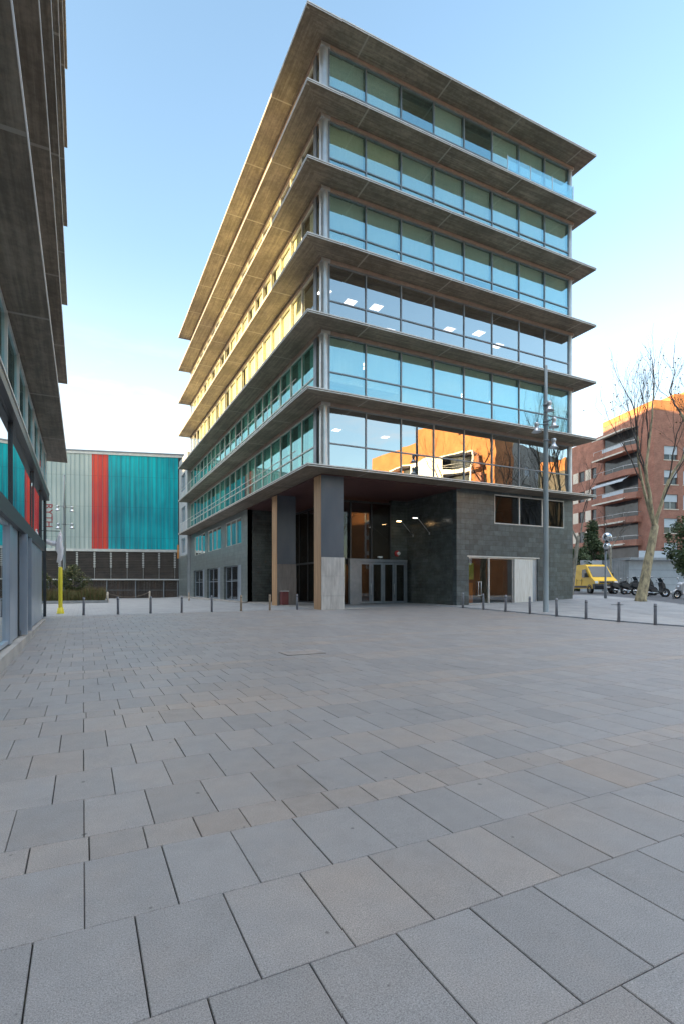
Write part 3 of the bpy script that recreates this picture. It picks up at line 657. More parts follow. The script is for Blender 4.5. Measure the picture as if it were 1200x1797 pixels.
# entrance doors: metal surround, four leaves
dr = MB(); dr.box(14.75, 15.36, YL - .32, YL - .06, .36, 3.2); dr.box(15.36, 18.98, YL - .28, YL - .06, 3.02, 3.2)
for x in (15.4, 18.92): dr.box(x - .04, x + .06, YL - .26, YL - .06, .36, 3.02)
do = dr.build('door_surround', 'metal_grey', main, RB)
lx = [15.46, 16.30, 17.16, 18.02, 18.88]
for i in range(4):
    a, b = lx[i] + .01, lx[i + 1] - .01; q = MB()
    q.box(a, a + .14, YL - .24, YL - .18, .40, 3.0); q.box(b - .14, b, YL - .24, YL - .18, .40, 3.0)
    q.box(a + .14, b - .14, YL - .24, YL - .18, .40, .53); q.box(a + .14, b - .14, YL - .24, YL - .18, 2.87, 3.0)
    lo_ = q.build('door', 'metal_grey', main, RB)
    q = MB().box(a + .13, b - .13, YL - .22, YL - .20, .52, 2.88); q.build('pane', 'glass_dark', lo_, RB)
    if i in (0, 2):
        for dx in (b - .05,):
            q = MB(); q.tube([(dx, YL - .32, .95), (dx, YL - .32, 1.65)], .02, 6); q.tube([(dx, YL - .32, 1.05), (dx, YL - .24, 1.05)], .012, 5); q.tube([(dx, YL - .32, 1.55), (dx, YL - .24, 1.55)], .012, 5)
            q.build('handle', 'metal_light', lo_, RB)
# recess floor slab
mb = MB(); mb.box(XG + .0, 19.13, YG + .0, 37.19, .0, .345); mb.build('entrance_floor', 'plinth_stone', main, RB)
# big columns
for (x, y0, y1, zc, m) in ((10.65, 23.92, 24.75, 2.95, 'col_concrete'), (10.65, 30.5, 31.4, 2.85, 'col_concrete')):
    q = MB(); q.box(x + .03, x + 1.24, y0, y1, .2, Z0 - .07, 0); c = q.build('column', 'col_blue', main, RB)
    q = MB(); q.box(x, x + .028, y0 + .0, y1, .2, Z0 - .075); q.build('wood_facing', 'copper_wood', c, RB)
    q = MB(); q.box(x + .031, x + 1.27, y0 - .05, y1 - .1, .2, 1.0); q.box(x + .029, x + 1.275, y0 - .055, y1 - .1, 1.006, 2.0); q.box(x + .031, x + 1.268, y0 - .048, y1 - .1, 2.006, zc)
    q.build('concrete_casing', m if y0 < 25 else 'casing_dark' if 'casing_dark' in M else m, c, RB, bevel=.008)

# ---------------- things in the recess
def wall_lamp(x, y, z, m, lab):
    t = thing('wall_lamp', lab, 'lamp', (x, y, z), group='arm lamps on the entrance wall')
    MB().box(-.03, 0, -.05, .05, -.08, .08).build('bracket', 'metal_light', t)
    MB().tube([(0, 0, 0), (-.35, -.1, .28), (-.95, -.2, .8), (-1.1, -.22, .86)], .02, 6).build('arm', 'metal_light', t)
    h = MB(); h.box(-1.38, -1.05, -.30, -.14, .86, .90); h.build('lamp_head', 'metal_light', t)
    MB().box(-1.34, -1.09, -.28, -.16, .838, .858).build('bulb', m, t)
wall_lamp(19.14, 26.6, 4.75, 'lamp_glow', 'lit arm lamp with white light, nearer of two on the dark stone entrance wall')
wall_lamp(19.14, 28.4, 4.75, 'lamp_warm', 'lit arm lamp with orange light, farther of two on the dark stone entrance wall')
t = thing('alarm_bell', 'round red alarm siren above the entrance doors beside the dark window', 'alarm', (18.35, 29.09, 3.62))
MB().lathe((0, 0, 0), [(.0, -.10), (.16, -.10), (.2, -.05), (.2, 0)], 20, axis='y').build('housing', 'red_paint', t, fix=True)
MB().lathe((.08, -.10, 0), [(0, -.08), (.09, -.07), (.12, 0)], 16, axis='y').build('siren', 'white_paint', t, fix=True)
t = thing('security_camera', 'small white camera mounted above the glass entrance doors', 'camera', (16.9, 28.8, 3.26))
MB().box(-.14, .14, -.08, .08, .03, .13).build('housing', 'white_paint', t, bevel=.01); MB().box(-.02, .02, -.02, .02, -.06, .03).build('mount', 'metal_grey', t)
t = thing('litter_bin', 'dark red metal litter bin standing beside the second entrance column', 'bin', (11.0, 30.1, .345))
MB().box(-.21, .21, -.19, .19, .02, .82).build('body', 'red_bin', t, bevel=.02); MB().box(-.235, .235, -.215, .215, .82, .87).build('rim', 'metal_light', t, bevel=.01)

# ---------------- pale stair block beyond the left facade
t = thing('stair_block', 'narrow pale grey wall block with small windows between the office and the coloured facade', 'building', (XG, 62, 0))
RS = (XG, 62, 0)
wz = [(12.45, 14.4), (8.8, 10.6), (5.3, 7.0)]
mb = MB(); holed_wall(mb, 'y', XG - .35, .3, YE + .03, 65.4, .1, 16.4, [(60.9, 63.4, a, b) for a, b in wz]); mb.build('wall', 'grey_render', t, RS)
mb = MB(); mb.box(XG - .38, XG - .355, YE + .03, 65.4, .1, 5.0); mb.build('stone_base', 'slate_light', t, RS)
for a, b in wz:
    fo = window(t, RS, 'y', XG - .22, 60.9, 63.4, a, b, None, 'glass_mirror', 'metal_panel', None, -1, mull=(62.1,), fw=.06)
mb = MB(); mb.box(XG - .05, XG + 6, YE + .05, 65.3, .1, 16.3); mb.build('inner_block', 'grey_render', t, RS)
q = tag(MB().box(-.03, .03, -.02, .02, -.9, .9).build('banner', 'orange_sign'), 'small vertical orange banner on the pale wall at the end of the office', 'sign'); q.location = (10.2, 64.6, 5.6); q.scale = (3, 1, .9)

# ================================================================ LEFT OFFICE BUILDING
XW = -1.4; LR = (-8, 3, 0)
lb = thing('office_building', 'near left office building with stacked dark concrete overhangs above the glass shopfront', 'building', LR)
for k in range(9):
    floor_slab(lb, LR, -16, -.63, -8, 27.04, Z0 + PI_ * k, False)
    if k: 
        mb = MB(); zb = Z0 + PI_ * (k - 1) + .13; zs = Z0 + PI_ * k
        mb.box(-15.5, XW - .12, -7.5, 25.2, zb + .004, zs - .004); mb.build('glass_wall', 'win_dark', lb, LR)
def lwin(a, b, z0, z1, gm, fm='metal_trim', **k): return window(lb, LR, 'y', XW, a, b, z0, z1, None, gm, fm, None, 1, **k)
uy = [8.2 + 2.2 * i for i in range(-3, 9)]
for a, b in zip(uy[:-1], uy[1:]): lwin(a, min(b, 25.3), 5.38, Z0 - .02, 'glass_teal', fw=.05)
mb = MB(); mb.box(XW - .3, XW + .14, -7.8, 25.34, 5.10, 5.37); mb.build('band', 'metal_dark', lb, LR)
mb = MB(); mb.box(XW + .142, XW + .16, -7.8, 25.34, 5.33, 5.375); mb.build('band_trim', 'metal_trim', lb, LR)
for a, b in ((-2, 3), (3, 8), (8, 13.5), (13.5, 19), (19, 22.6)): lwin(a, b, 3.16, 5.10, 'glass_mirror', 'metal_dark', fw=.010, depth=.015)
lwin(22.6, 25.3, .2, 5.1, 'glass_clear', 'metal_dark', fw=.012)
mb = MB(); mb.box(XW - .6, XW + .12, -7.8, 22.66, 2.82, 3.15); mb.build('canopy', 'metal_dark', lb, LR)
for a, b in ((-1, 3), (3, 7.6), (7.6, 12.85)): lwin(a, b, .3, 2.82, 'glass_mirror', 'metal_panel', fw=.05)
lwin(14.78, 17.6, .3, 2.82, 'glass_dark', 'metal_dark', fw=.06, mull=(16.2,))
for a, b, x in ((12.86, 13.35, .04), (13.5, 14.75, .0), (15.35, 15.5, .15), (16.6, 16.72, .15)):
    MB().box(XW - .2, XW + x, a, b, .28, 2.815).build('post', 'metal_panel', lb, LR)
for a, b in ((17.65, 19.1), (19.14, 22.3)): MB().box(XW - .3, XW + .05, a, b, .28, 2.815).build('cladding_panel', 'metal_panel', lb, LR, bevel=.01)
MB().box(XW - .31, XW + .03, 22.3, 22.42, .28, 2.815).build('post', 'metal_dark', lb, LR)
mb = MB(); mb.box(-3.0, XW + .15, -7.8, 22.7, -.1, .25); mb.build('step', 'plinth_stone', lb, LR)
mb = MB(); mb.box(-15, XW - .35, -7.4, 22.2, .31, 2.8); mb.box(-15, XW - .35, -7.4, 25.1, 3.2, Z0 - .1); mb.build('interior', 'interior_dark', lb, LR)

# ================================================================ COLOURED HALL
tz = thing('sports_hall', 'long hall clad in turquoise, red and pale ribbed panels above dark timber louvres', 'building', (10.4, 65.1, 0), math.atan2(.267, -.964))
# local: +x runs to the left along the facade, outward normal is +y in local
def hb(mb, a, b, n0, n1, c, d_, m=0): return mb.box(a, b, n0, n1, c, d_, m)
ZT, ZM = 17.35, 5.85
hall = MB(); hb(hall, -1, 40, -20, -.35, .0, ZT - .35); hall.build('wall', 'grey_render', tz)
for a, b, m in ((.1, 7.98, 'panel_teal'), (8.0, 9.78, 'panel_red'), (9.8, 40, 'panel_pale')):
    q = MB(); hb(q, a, b, -.34, 0, ZM, ZT - .45); q.build('cladding_panel', m, tz)
q = MB()
for i in range(56): hb(q, .12 + i * .5 - .012, .12 + i * .5 + .012, .002, .028, ZM + .01, ZT - .46)
q.build('cladding_seams', 'seam', tz)
q = MB(); hb(q, -.45, .08, -.34, .03, 0, ZT - .4); q.build('edge_post', 'metal_dark', tz)
q = MB(); hb(q, -.5, 40, -.34, .08, ZT - .44, ZT - .16); q.build('fascia', 'metal_trim', tz)
q = MB(); hb(q, -.6, 40, -20, .14, ZT - .15, ZT); q.build('roof', 'metal_grey', tz)
q = MB(); hb(q, -.5, 40, -.34, .1, ZM - .3, ZM - .005); q.build('ledge', 'metal_light', tz)
q = MB(); hb(q, -.4, 40, -.34, -.05, 2.35, ZM - .31); lv = q.build('louvre_wall', 'louvre_dark', tz)
ux = [.5, 2.3, 4.1, 5.9, 7.7, 9.5, 11.4, 13.3, 15.2, 17.1, 19.0, 21, 23, 25]
for i, u in enumerate(ux):
    q = MB(); hb(q, u - .013, u + .013, -.05, -.0, 2.36, ZM - .32)
    for j in range(9): hb(q, u - .11, u + .11, -.04, .01, 3.7 + j * .2, 3.8 + j * .2)
    q.build('bracket', 'metal_light', lv)
q = MB()
for i in (1, 2, 3, 5, 7, 9): hb(q, ux[i] + .12, ux[i + 1] - .12, -.04, .02, 4.52, 4.6)
for i in range(0, 13, 1):
    for j in range(14): hb(q, ux[i] + .15, ux[i + 1] - .15, -.048, -.02 + .03 * ((i + j) % 2), 3.0 + j * .19, 3.03 + j * .19)
q.build('slat_row', 'louvre_slat', lv)
q = MB(); hb(q, -.4, 40, -.34, .06, 2.2, 2.34); q.build('ledge', 'metal_light', tz)
q = MB(); hb(q, -.4, 40, -.6, -.35, .0, 2.19); q.build('timber_wall', 'board_dark', tz)
q = MB()
for u in (.2, 1.8, 5.0, 8.2, 11, 14.5, 18, 22): hb(q, u - .06, u + .06, -.33, -.2, .05, 2.19)
hb(q, -.4, 40, -.34, -.3, 1.0, 1.04); q.build('post_row', 'metal_grey', tz)
def text_mesh(name, body, size, m, parent, mtx, ext=.01):
    cu = bpy.data.curves.new(name, 'FONT'); cu.body = body; cu.size = size; cu.extrude = ext; cu.align_x = 'CENTER'
    o = bpy.data.objects.new(name, cu); COL.objects.link(o); dg = bpy.context.evaluated_depsgraph_get(); me = bpy.data.meshes.new_from_object(o.evaluated_get(dg)); bpy.data.objects.remove(o)
    me.materials.clear(); me.materials.append(M[m]); n = bpy.data.objects.new(name, me); COL.objects.link(n); n.parent = parent; n.matrix_local = mtx; return n
text_mesh('lettering', 'RYTH', 1.1, 'letter_red', tz, Matrix.Translation((14.75, .03, 9.6)) @ Matrix.Rotation(R(180), 4, 'Z') @ Matrix.Rotation(R(90), 4, 'X') @ Matrix.Rotation(R(-90), 4, 'Z'))

# ================================================================ BRICK APARTMENTS ON THE RIGHT
ba = thing('apartment_building', 'red brick apartment block with awnings and corner balconies behind the yellow van', 'building', (62, 40.2, 0), math.atan2(-.27, .963))
# local: +x along the right face (.963,-.27); +y along the left face (.27,.963)
PB = 2.97; zf = [24.2 - PB * i for i in range(9)]
WZ = [(15.65 - PB * i + .0, 17.95 - PB * i) for i in range(-0, 6)]
zr = [(16.9, 18.6), (13.9, 15.65), (10.9, 12.68), (7.95, 9.75), (5.0, 6.8), (2.0, 3.8)]
rx = [(1.4, 3.35), (4.1, 6.2), (7.4, 9.4), (10.2, 12.2), (13.5, 15.5), (16.5, 18.5)]
holes = [(a, b, c, d_) for (a, b) in rx for (c, d_) in zr] + [(4.6, 6.2, 19.9, 21.4), (10, 12, 19.9, 21.4)]
mb = MB(); holed_wall(mb, 'x', 0, .3, 0, 22, 0, 22.9, holes)
lyw = [(10.6, 11.7), (13.2, 14.6), (17.0, 18.5), (21, 22.5), (25, 26.5), (29, 30.5)]
h2 = [(a, b, c - .1, d_ - .3) for (a, b) in lyw for (c, d_) in zr]
holed_wall(mb, 'y', 0, .3, .3, 9.2, 0, 23.4, [(2.6, 8.9, c - 1.1, d_ + .35) for c, d_ in [(19.9, 21.4)] + zr])
holed_wall(mb, 'y', 0, .3, 9.2, 45, 0, 22.4, h2)
mb.box(.3, 22, 0.31, 9.2, 22.6, 22.89); mb.box(.31, 22, 9.2, 45, 22.0, 22.3)
mb.build('wall', 'brick', ba)
mb = MB(); mb.box(-.02, 2.3, -.02, .3, 22.91, 24.1); mb.box(-.02, .3, .3, 9.2, 23.41, 24.1); mb.box(3.1, 22, .9, 1.3, 22.9, 24.6); mb.box(4.2, 6.4, 1.4, 4, 24.0, 25.6); mb.box(7.6, 9.2, 1.8, 3.4, 23.5, 27.6); mb.box(6.4, 7.5, 1.8, 3.2, 23.4, 26.3); mb.box(11, 13, 2, 4, 23, 26.2); mb.box(2.3, 3.1, 0, .9, 22.9, 23.9)
mb.box(14, 22, 2, 6, 23, 25.6)
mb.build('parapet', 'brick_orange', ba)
mb = MB()
for (a, b) in rx:
    for (c, d_) in zr: mb.box(a - .1, b + .1, -.05, .1, c - .09, c - .002)
mb.build('sill_row', 'cream_wall', ba)
wr = random.Random(5)
for (a, b) in rx[:4]:
    for (c, d_) in zr[:5]:
        q = MB(); q.box(a, b, .22, .27, c, d_, 0); m_ = (a + b) / 2; q.box(m_ - .04, m_ + .04, .17, .22, c, d_, 1)
        fo = q.build('window', ['win_dark', 'metal_light'], ba)
        hgt = wr.choice([1, .95, .5, .35, 0.6]); q = MB().box(a + .02, b - .02, .12, .165, d_ - (d_ - c) * hgt, d_ - .01); q.build('shutter', 'shutter', fo)
for (a, b, c, d_) in h2:
    if a > 20: continue
    q = MB(); q.box(.2, .25, a, b, c, d_); fo = q.build('window', 'win_dark', ba)
    q = MB().box(-.01, .05, b + .05, b + 1.3, c, d_); q.build('panel', 'cream_wall', fo)
# stacked balconies with chamfered corner
for i, (c, d_) in enumerate([(19.9, 21.4)] + zr[:5]):
    zl = c - 1.15
    prof = [(0, 9.3), (-1.5, 9.3), (-1.5, 3.4), (-.75, 2.0), (0, 2.0)]
    q = MB(); q.prism(prof, 'z', zl - .2, zl + .55); bo = q.build('balcony', 'brick', ba, fix=True)
    q = MB(); q.tube([(-1.45, 9.2, zl + 1.05), (-1.45, 3.4, zl + 1.05), (-.75, 2.05, zl + 1.05), (0, 2.05, zl + 1.05)], .035, 6)
    for yv in (9.2, 7.3, 5.4, 3.4): q.tube([(-1.45, yv, zl + .5), (-1.45, yv, zl + 1.05)], .02, 5)
    q.build('railing', 'metal_light', bo)
    if i in (0, 2): MB().box(-1.44, -1.42, 3.5, 7.5, zl + .56, zl + 1.02).build('glass_panel', 'shutter', bo)
    q = MB(); q.box(.05, .12, 2.7, 8.8, zl + .3, d_ + .3); q.build('window', 'win_dark', bo)
    dr_ = [.28, .3, 1.0, .35, .3, .25][i]
    q = MB(); q.prism([(0.0, d_ + .40), (-1.75, d_ + .32 - dr_), (-1.75, d_ + .26 - dr_ - .12), (-1.7, d_ + .26 - dr_), (0.0, d_ + .34)], 'y', 3.2, 9.2)
    q.build('awning', 'awning_cream' if i != 2 else 'shutter', bo, fix=True)
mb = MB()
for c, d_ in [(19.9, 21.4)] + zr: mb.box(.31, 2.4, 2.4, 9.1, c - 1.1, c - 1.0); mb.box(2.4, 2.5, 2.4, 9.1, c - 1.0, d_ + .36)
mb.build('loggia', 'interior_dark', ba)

# ================================================================ BUILDINGS SEEN IN THE REFLECTIONS / SHADING THE SQUARE
ob = thing('apartment_building', 'orange sunlit brick block with white balconies, mirrored in the lowest glass storey of the office', 'building', (57.3, -15.2, 0), SROT)
# local: +x along EP, -y away along the sunlit wall
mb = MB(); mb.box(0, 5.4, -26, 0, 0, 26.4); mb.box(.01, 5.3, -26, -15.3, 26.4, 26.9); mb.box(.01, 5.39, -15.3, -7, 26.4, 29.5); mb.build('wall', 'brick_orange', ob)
for i in range(6):
    z = 23.2 - i * 3.05           # roof slab of each balcony
    q = MB(); q.box(-1.7, 0, -19.6, -2.2, z - .22, z); q.box(-1.75, -1.45, -2.5, -2.15, z - 2.8, z - .22); q.box(-1.75, -1.5, -19.6, -19.3, z - 2.8, z - .22)
    q.box(-1.75, -1.68, -15.2, -8.6, z - 2.7, z - .23); q.box(-1.7, -1.6, -19.5, -2.2, z - 3.05, z - 2.55)
    bo = q.build('balcony', 'white_paint', ob)
    q = MB().box(-.06, -.01, -18, -3.2, z - 2.8, z - .3); q.build('window', 'win_dark', bo)
    q = MB(); q.tube([(-1.65, -19.4, z - 1.9), (-1.65, -2.4, z - 1.9)], .04, 6); q.tube([(-1.65, -19.4, z - 2.2), (-1.65, -2.4, z - 2.2)], .03, 6); q.build('railing', 'metal_light', bo)
    q = MB(); q.box(-.9, -.5, -1.9, -1.2, z - 2.9, z - .5); q.build('pier', 'brick', bo)
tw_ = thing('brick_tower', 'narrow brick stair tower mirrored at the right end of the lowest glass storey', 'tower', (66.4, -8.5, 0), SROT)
MB().box(0, 2.6, -4, 0, 0, 19.6).build('wall', 'interior_dark', tw_); MB().box(0, 2.6, -4, 0, 19.62, 21.3).build('top', 'brick_orange', tw_)  # lower wall: shade put into its dark colour, only the top kept orange
gb = thing('apartment_building', 'pale grey apartment building mirrored behind bare branches at the right of the lowest glass storey', 'building', (65.7, -19.9, 0), SROT)
mb = MB(); gh = [(x, x + 2.2, z, z + 1.7) for x in (1.5, 6, 10.5, 15, 19.5, 24) for z in (2.5, 5.6, 8.7, 11.8, 14.9, 18, 21.5)]
holed_wall(mb, 'x', -.3, .3, 0, 30, 0, 26.6, gh); mb.box(0, 30, -14, -.31, 26.2, 26.5)
mb.build('wall', 'grey_wall', gb)
for a, b, c, d_ in gh: MB().box(a, b, -.22, -.15, c, d_).build('window', 'shutter' if (int(a) + int(c)) % 2 else 'win_dark', gb)
eb = thing('apartment_building', 'long cream block added unseen west of the square to shade the lower storeys', 'building', (-62, 10, 0))  # unseen block, added and sized to shade the left facade
mb = MB(); mb.box(-12, 0, -14, 90, 0, 27.3); mb.box(-12, -.2, 50, 90, 27.31, 31.5); mb.build('wall', 'cream_wall', eb)  # raised end added to keep sun off the coloured hall
for i in range(8):
    q = MB().box(-.0 + .01, .06, -13, 89, 2 + i * 3.1, 3.6 + i * 3.1); q.build('window_band', 'win_dark', eb)
wb = thing('apartment_building', 'white block added unseen south west of the square to shade the mirrored brick wall', 'building', (-34, -30, 0))  # added out of view to shade the lower part of the orange block
mb = MB(); mb.box(-14, 0, -40, 12, 0, 29); mb.build('wall', 'cream_wall', wb)
for i in range(8): MB().box(.01, .07, -39, 11, 2 + i * 3.1, 3.7 + i * 3.1).build('window_band', 'win_dark', wb)
sb = thing('apartment_building', 'brown brick housing block behind the photographer on the south side of the square', 'building', (10, -38, 0))
mb = MB(); mb.box(-14, 28, -12, 0, 0, 14); mb.build('wall', 'brick', sb)
for i in range(4): MB().box(-13, 27, .01, .07, 2 + i * 3.1, 3.7 + i * 3.1).build('window_band', 'win_dark', sb)

# ================================================================ STREET FURNITURE
def bollard(m):
    t = thing('bollard', 'x', 'bollard')
    MB().lathe((0, 0, 0), [(.0, -.03), (.052, -.03), (.052, .74), (.046, .775), (.0, .78)], 18).build('post', m, t)
    MB().lathe((0, 0, 0), [(.0535, .655), (.055, .66), (.055, .672), (.0535, .677)], 18).build('ring', 'metal_dark', t)
    return t
b0 = bollard('bollard_metal'); first = True
bl = [(.04, 25.33), (1.41, 25.28), (2.77, 25.2), (4.13, 25.12), (5.5, 25.04), (6.9, 24.97), (8.33, 24.9), (9.73, 24.75)]
lab = ['nearest the yellow pole, in front of the plant bed', 'second from the yellow pole, in front of the roped entrance', 'third from the yellow pole, in front of the red stripe base', 'fourth from the yellow pole, in front of the hall door', 'in front of the low windows of the stone wall', 'at the corner of the pale stone wall and recess, sandy coloured', 'in front of the second entrance column, sandy coloured', 'between the two entrance columns']
for i, (x, y) in enumerate(bl):
    o = b0 if first else copy_tree(b0); first = False
    o.location = (x, y, gz(x, y)); o.rotation_euler = (rnd.uniform(-.015, .015), rnd.uniform(-.015, .015), 0)
    tag(o, 'grey metal bollard ' + lab[i] if 'sandy' not in lab[i] else 'bollard ' + lab[i], 'bollard', 'bollards across the square')
    if 'sandy' in lab[i]:
        for ch in o.children:
            if ch.name.startswith('post'): ch.data = ch.data.copy(); ch.data.materials[0] = M['bollard_rust']
lab = ['at the left corner of the stone wall', 'in front of the glass pane of the shopfront', 'in front of the dark shopfront pane', 'in front of the pale shopfront blind', 'just right of the tall lamp post', 'at the stone wall end left of the van', 'in front of the black scooters', 'nearest the right edge of the photo']
for i in range(8):
    yv = 22.1 + (12.5 - 22.1) * i / 7; x = BLX(yv) - .1
    o = copy_tree(b0); o.location = (x, yv, gz(x, yv)); o.scale = (1.1, 1.1, 1.05); o.rotation_euler = (rnd.uniform(-.015, .015), rnd.uniform(-.015, .015), rnd.random())
    tag(o, 'grey metal bollard on the drain kerb, ' + lab[i], 'bollard', 'bollards along the drain kerb')

def bell(t, x, y, z, s=1):
    h = MB().lathe((x, y, z), [(.0, .46), (.10, .46), (.115, .40), (.10, .30), (.08, .28), (.09, .20), (.15, .08), (.24, .0), (.22, .0), (.14, .09), (.0, .12)], 24).build('lamp_head', 'lamp_head', t, fix=True)
    return h
def lamp_post(loc, H, heads, lab, rot=0):
    t = thing('lamp_post', lab, 'street lamp', loc, rot, 'tall lamp posts with bell lamps')
    MB().lathe((0, 0, 0), [(.0, -.05), (.15, -.05), (.15, .03), (.13, .05), (.128, H * .22), (.115, H * .6), (.10, H * .78)], 20).build('pole', 'lamp_metal', t)
    MB().lathe((0, 0, 0), [(.08, H * .78), (.072, H - .02), (.0, H)], 16).build('pole_top', 'lamp_metal', t)
    for (a, z, r) in heads:
        x, y = math.cos(a) * r, math.sin(a) * r
        q = MB().tube([(math.cos(a) * .14, math.sin(a) * .14, z + .38), (x, y, z + .40)], .022, 6); q.lathe((0, 0, z + .34), [(.10, 0), (.14, 0), (.14, .07), (.10, .07)], 16)
        q.build('bracket', 'metal_grey', t); bell(t, x, y, z)
    return t
aR = R(-26.3)
lamp_post((20.2, 18.5, .19), 12.07, [(aR - 1.4, 9.75, .30), (aR + math.pi + .05, 8.8, .46), (aR - .9, 8.95, .42), (aR - .2, 8.02, .36)], 'tall grey lamp post with four bell lamps in front of the office corner')
lamp_post((-1.46, 52.99, .05), 11.4, [(aR + math.pi, 8.2, .6), (aR, 8.1, .7), (aR + math.pi, 6.6, .55), (aR, 6.6, .7)], 'distant tall lamp post with four bell lamps in front of the turquoise hall')
# double globe lamp
gl_ = thing('globe_lamp', 'street lamp with two silver globes beside the yellow van', 'street lamp', (30.25, 22.83, .71))
MB().lathe((0, 0, 0), [(.0, -.05), (.09, -.05), (.09, .9), (.06, 1.0), (.055, 4.0), (0, 4.02)], 14).build('pole', 'metal_grey', gl_)
for (dx, z, r) in ((0, 3.95, .28), (-.02, 3.35, .23)):
    q = MB(); q.lathe((dx, -.12, z), [(max(.001, r * math.sin(math.pi * i / 14)), -r * math.cos(math.pi * i / 14)) for i in range(15)], 24)
    g2 = q.build('globe', 'chrome', gl_); q = MB().lathe((dx, -.12, z - r), [(.07, -.06), (.09, .0), (.08, .04)], 12).build('collar', 'metal_dark', g2)
# chain posts by the hall
for (x, y, l_) in ((1.9, 48.5, 'short wooden rope post at the right end of the plant bed'), (6.08, 56.06, 'short wooden rope post in front of the hall doors')):
    o = MB().lathe((0, 0, 0), [(.08, -.02), (.08, .85), (.05, .9), (.0, .9)], 12).build('rope_post', 'cream_wall'); o.location = (x, y, gz(x, y)); tag(o, l_, 'post', 'rope posts by the hall')
pts = []
for i in range(13):
    u = i / 12; x, y = 1.9 + 4.18 * u, 48.5 + 7.56 * u; pts.append((x, y, gz(x, y) + .8 - .42 * (1 - (2 * u - 1) ** 2)))
tag(MB().tube(pts, .022, 6).build('rope', 'rope'), 'sagging brown rope strung between two short posts by the hall', 'rope')
o = MB().lathe((0, 0, 0), [(.05, -.02), (.05, .76), (.0, .78)], 12).build('marker_post', 'bollard_rust'); o.location = (8.56, 48.2, gz(8.56, 48.2)); tag(o, 'pale short post at the far end of the stone wall step', 'post')

# yellow padded pole with tied white sail
yp = thing('sail_pole', 'thin pole wrapped in yellow padding standing at the end of the left building', 'pole', (-.93, 27.84, .21))
MB().lathe((0, 0, 0), [(.0, .0), (.04, .0), (.035, 3.9), (.0, 3.92)], 12).build('pole', 'metal_light', yp)
MB().lathe((0, 0, 0), [(.07, .10), (.092, .13), (.085, .9), (.092, 1.5), (.08, 2.14), (.03, 2.2)], 18).build('padding', 'yellow_pad', yp)
q = MB(); q.lathe((0, 0, 0), [(.0, .3), (.12, .28), (.16, .02), (.18, -.02), (0, -.02)], 14); q.build('base', 'yellow_pad', yp, fix=True)
q = MB(); q.tube([(0, 0, 3.86), (-1.25, 0, 3.84)], .018, 6); q.build('arm', 'metal_dark', yp)
MB().lathe((0, -.02, 3.74), [(0, -.06), (.05, -.04), (.055, .02), (0, .05)], 12).build('pulley', 'metal_dark', yp)
def cloth(path, rad, seed):
    mb = MB(); rr = random.Random(seed); n = 20; base = 0; path = [Vector(p) for p in path]
    ph = [rr.uniform(0, 6.3) for _ in range(4)]
    for k, p in enumerate(path):
        t = (path[min(k + 1, len(path) - 1)] - path[max(0, k - 1)]).normalized(); a = t.cross(Vector((0, 1, .01))).normalized(); b = t.cross(a)
        for j in range(n):
            an = 2 * math.pi * j / n; r = rad[k] * (1 + .22 * math.sin(5 * an + ph[0] + k * .3) + .12 * math.sin(9 * an + ph[1]))
            mb.v.append(tuple(p + a * math.cos(an) * r + b * math.sin(an) * r * .6))
    for k in range(len(path) - 1):
        for j in range(n):
            j2 = (j + 1) % n; mb.f.append((k * n + j, k * n + j2, k * n + n + j2, k * n + n + j)); mb.mi.append(0); mb.sm.append(True)
    mb.f.append(tuple(reversed(range(n)))); mb.f.append(tuple((len(path) - 1) * n + j for j in range(n))); mb.mi += [0, 0]; mb.sm += [False, False]
    return mb
sl = thing('shade_sail', 'white shade cloth bunched and tied between the yellow pole and the left building', 'cloth', (-.93, 27.8, 3.9))
cloth([(0, 0, .1), (-.02, 0, -.1), (-.06, 0, -.35), (-.04, 0, -.65), (-.0, 0, -.9), (-.04, 0, -1.15), (-.12, 0, -1.3)], [.05, .09, .13, .16, .11, .10, .04], 1).build('hanging_fold', 'white_cloth', sl)
cloth([(-.05, 0, -.4), (-.3, 0, -.42), (-.55, 0, -.34), (-.72, -.0, -.26)], [.10, .10, .09, .05], 2).build('tied_roll', 'white_cloth', sl)
cloth([(-.76, 0, -.26), (-1.0, -.05, -.38), (-1.2, -.1, -.4), (-1.35, -.15, -.25), (-1.42, -.2, .12)], [.03, .10, .13, .15, .04], 3).build('tied_roll', 'white_cloth', sl)

def atD(px, d_):
    f_ = 920.5; a = R(63.7); l = (px - 600) / f_ * d_; x, y = d_ * math.cos(a) + l * math.sin(a), d_ * math.sin(a) - l * math.cos(a); return (x, y, gz(x, y))
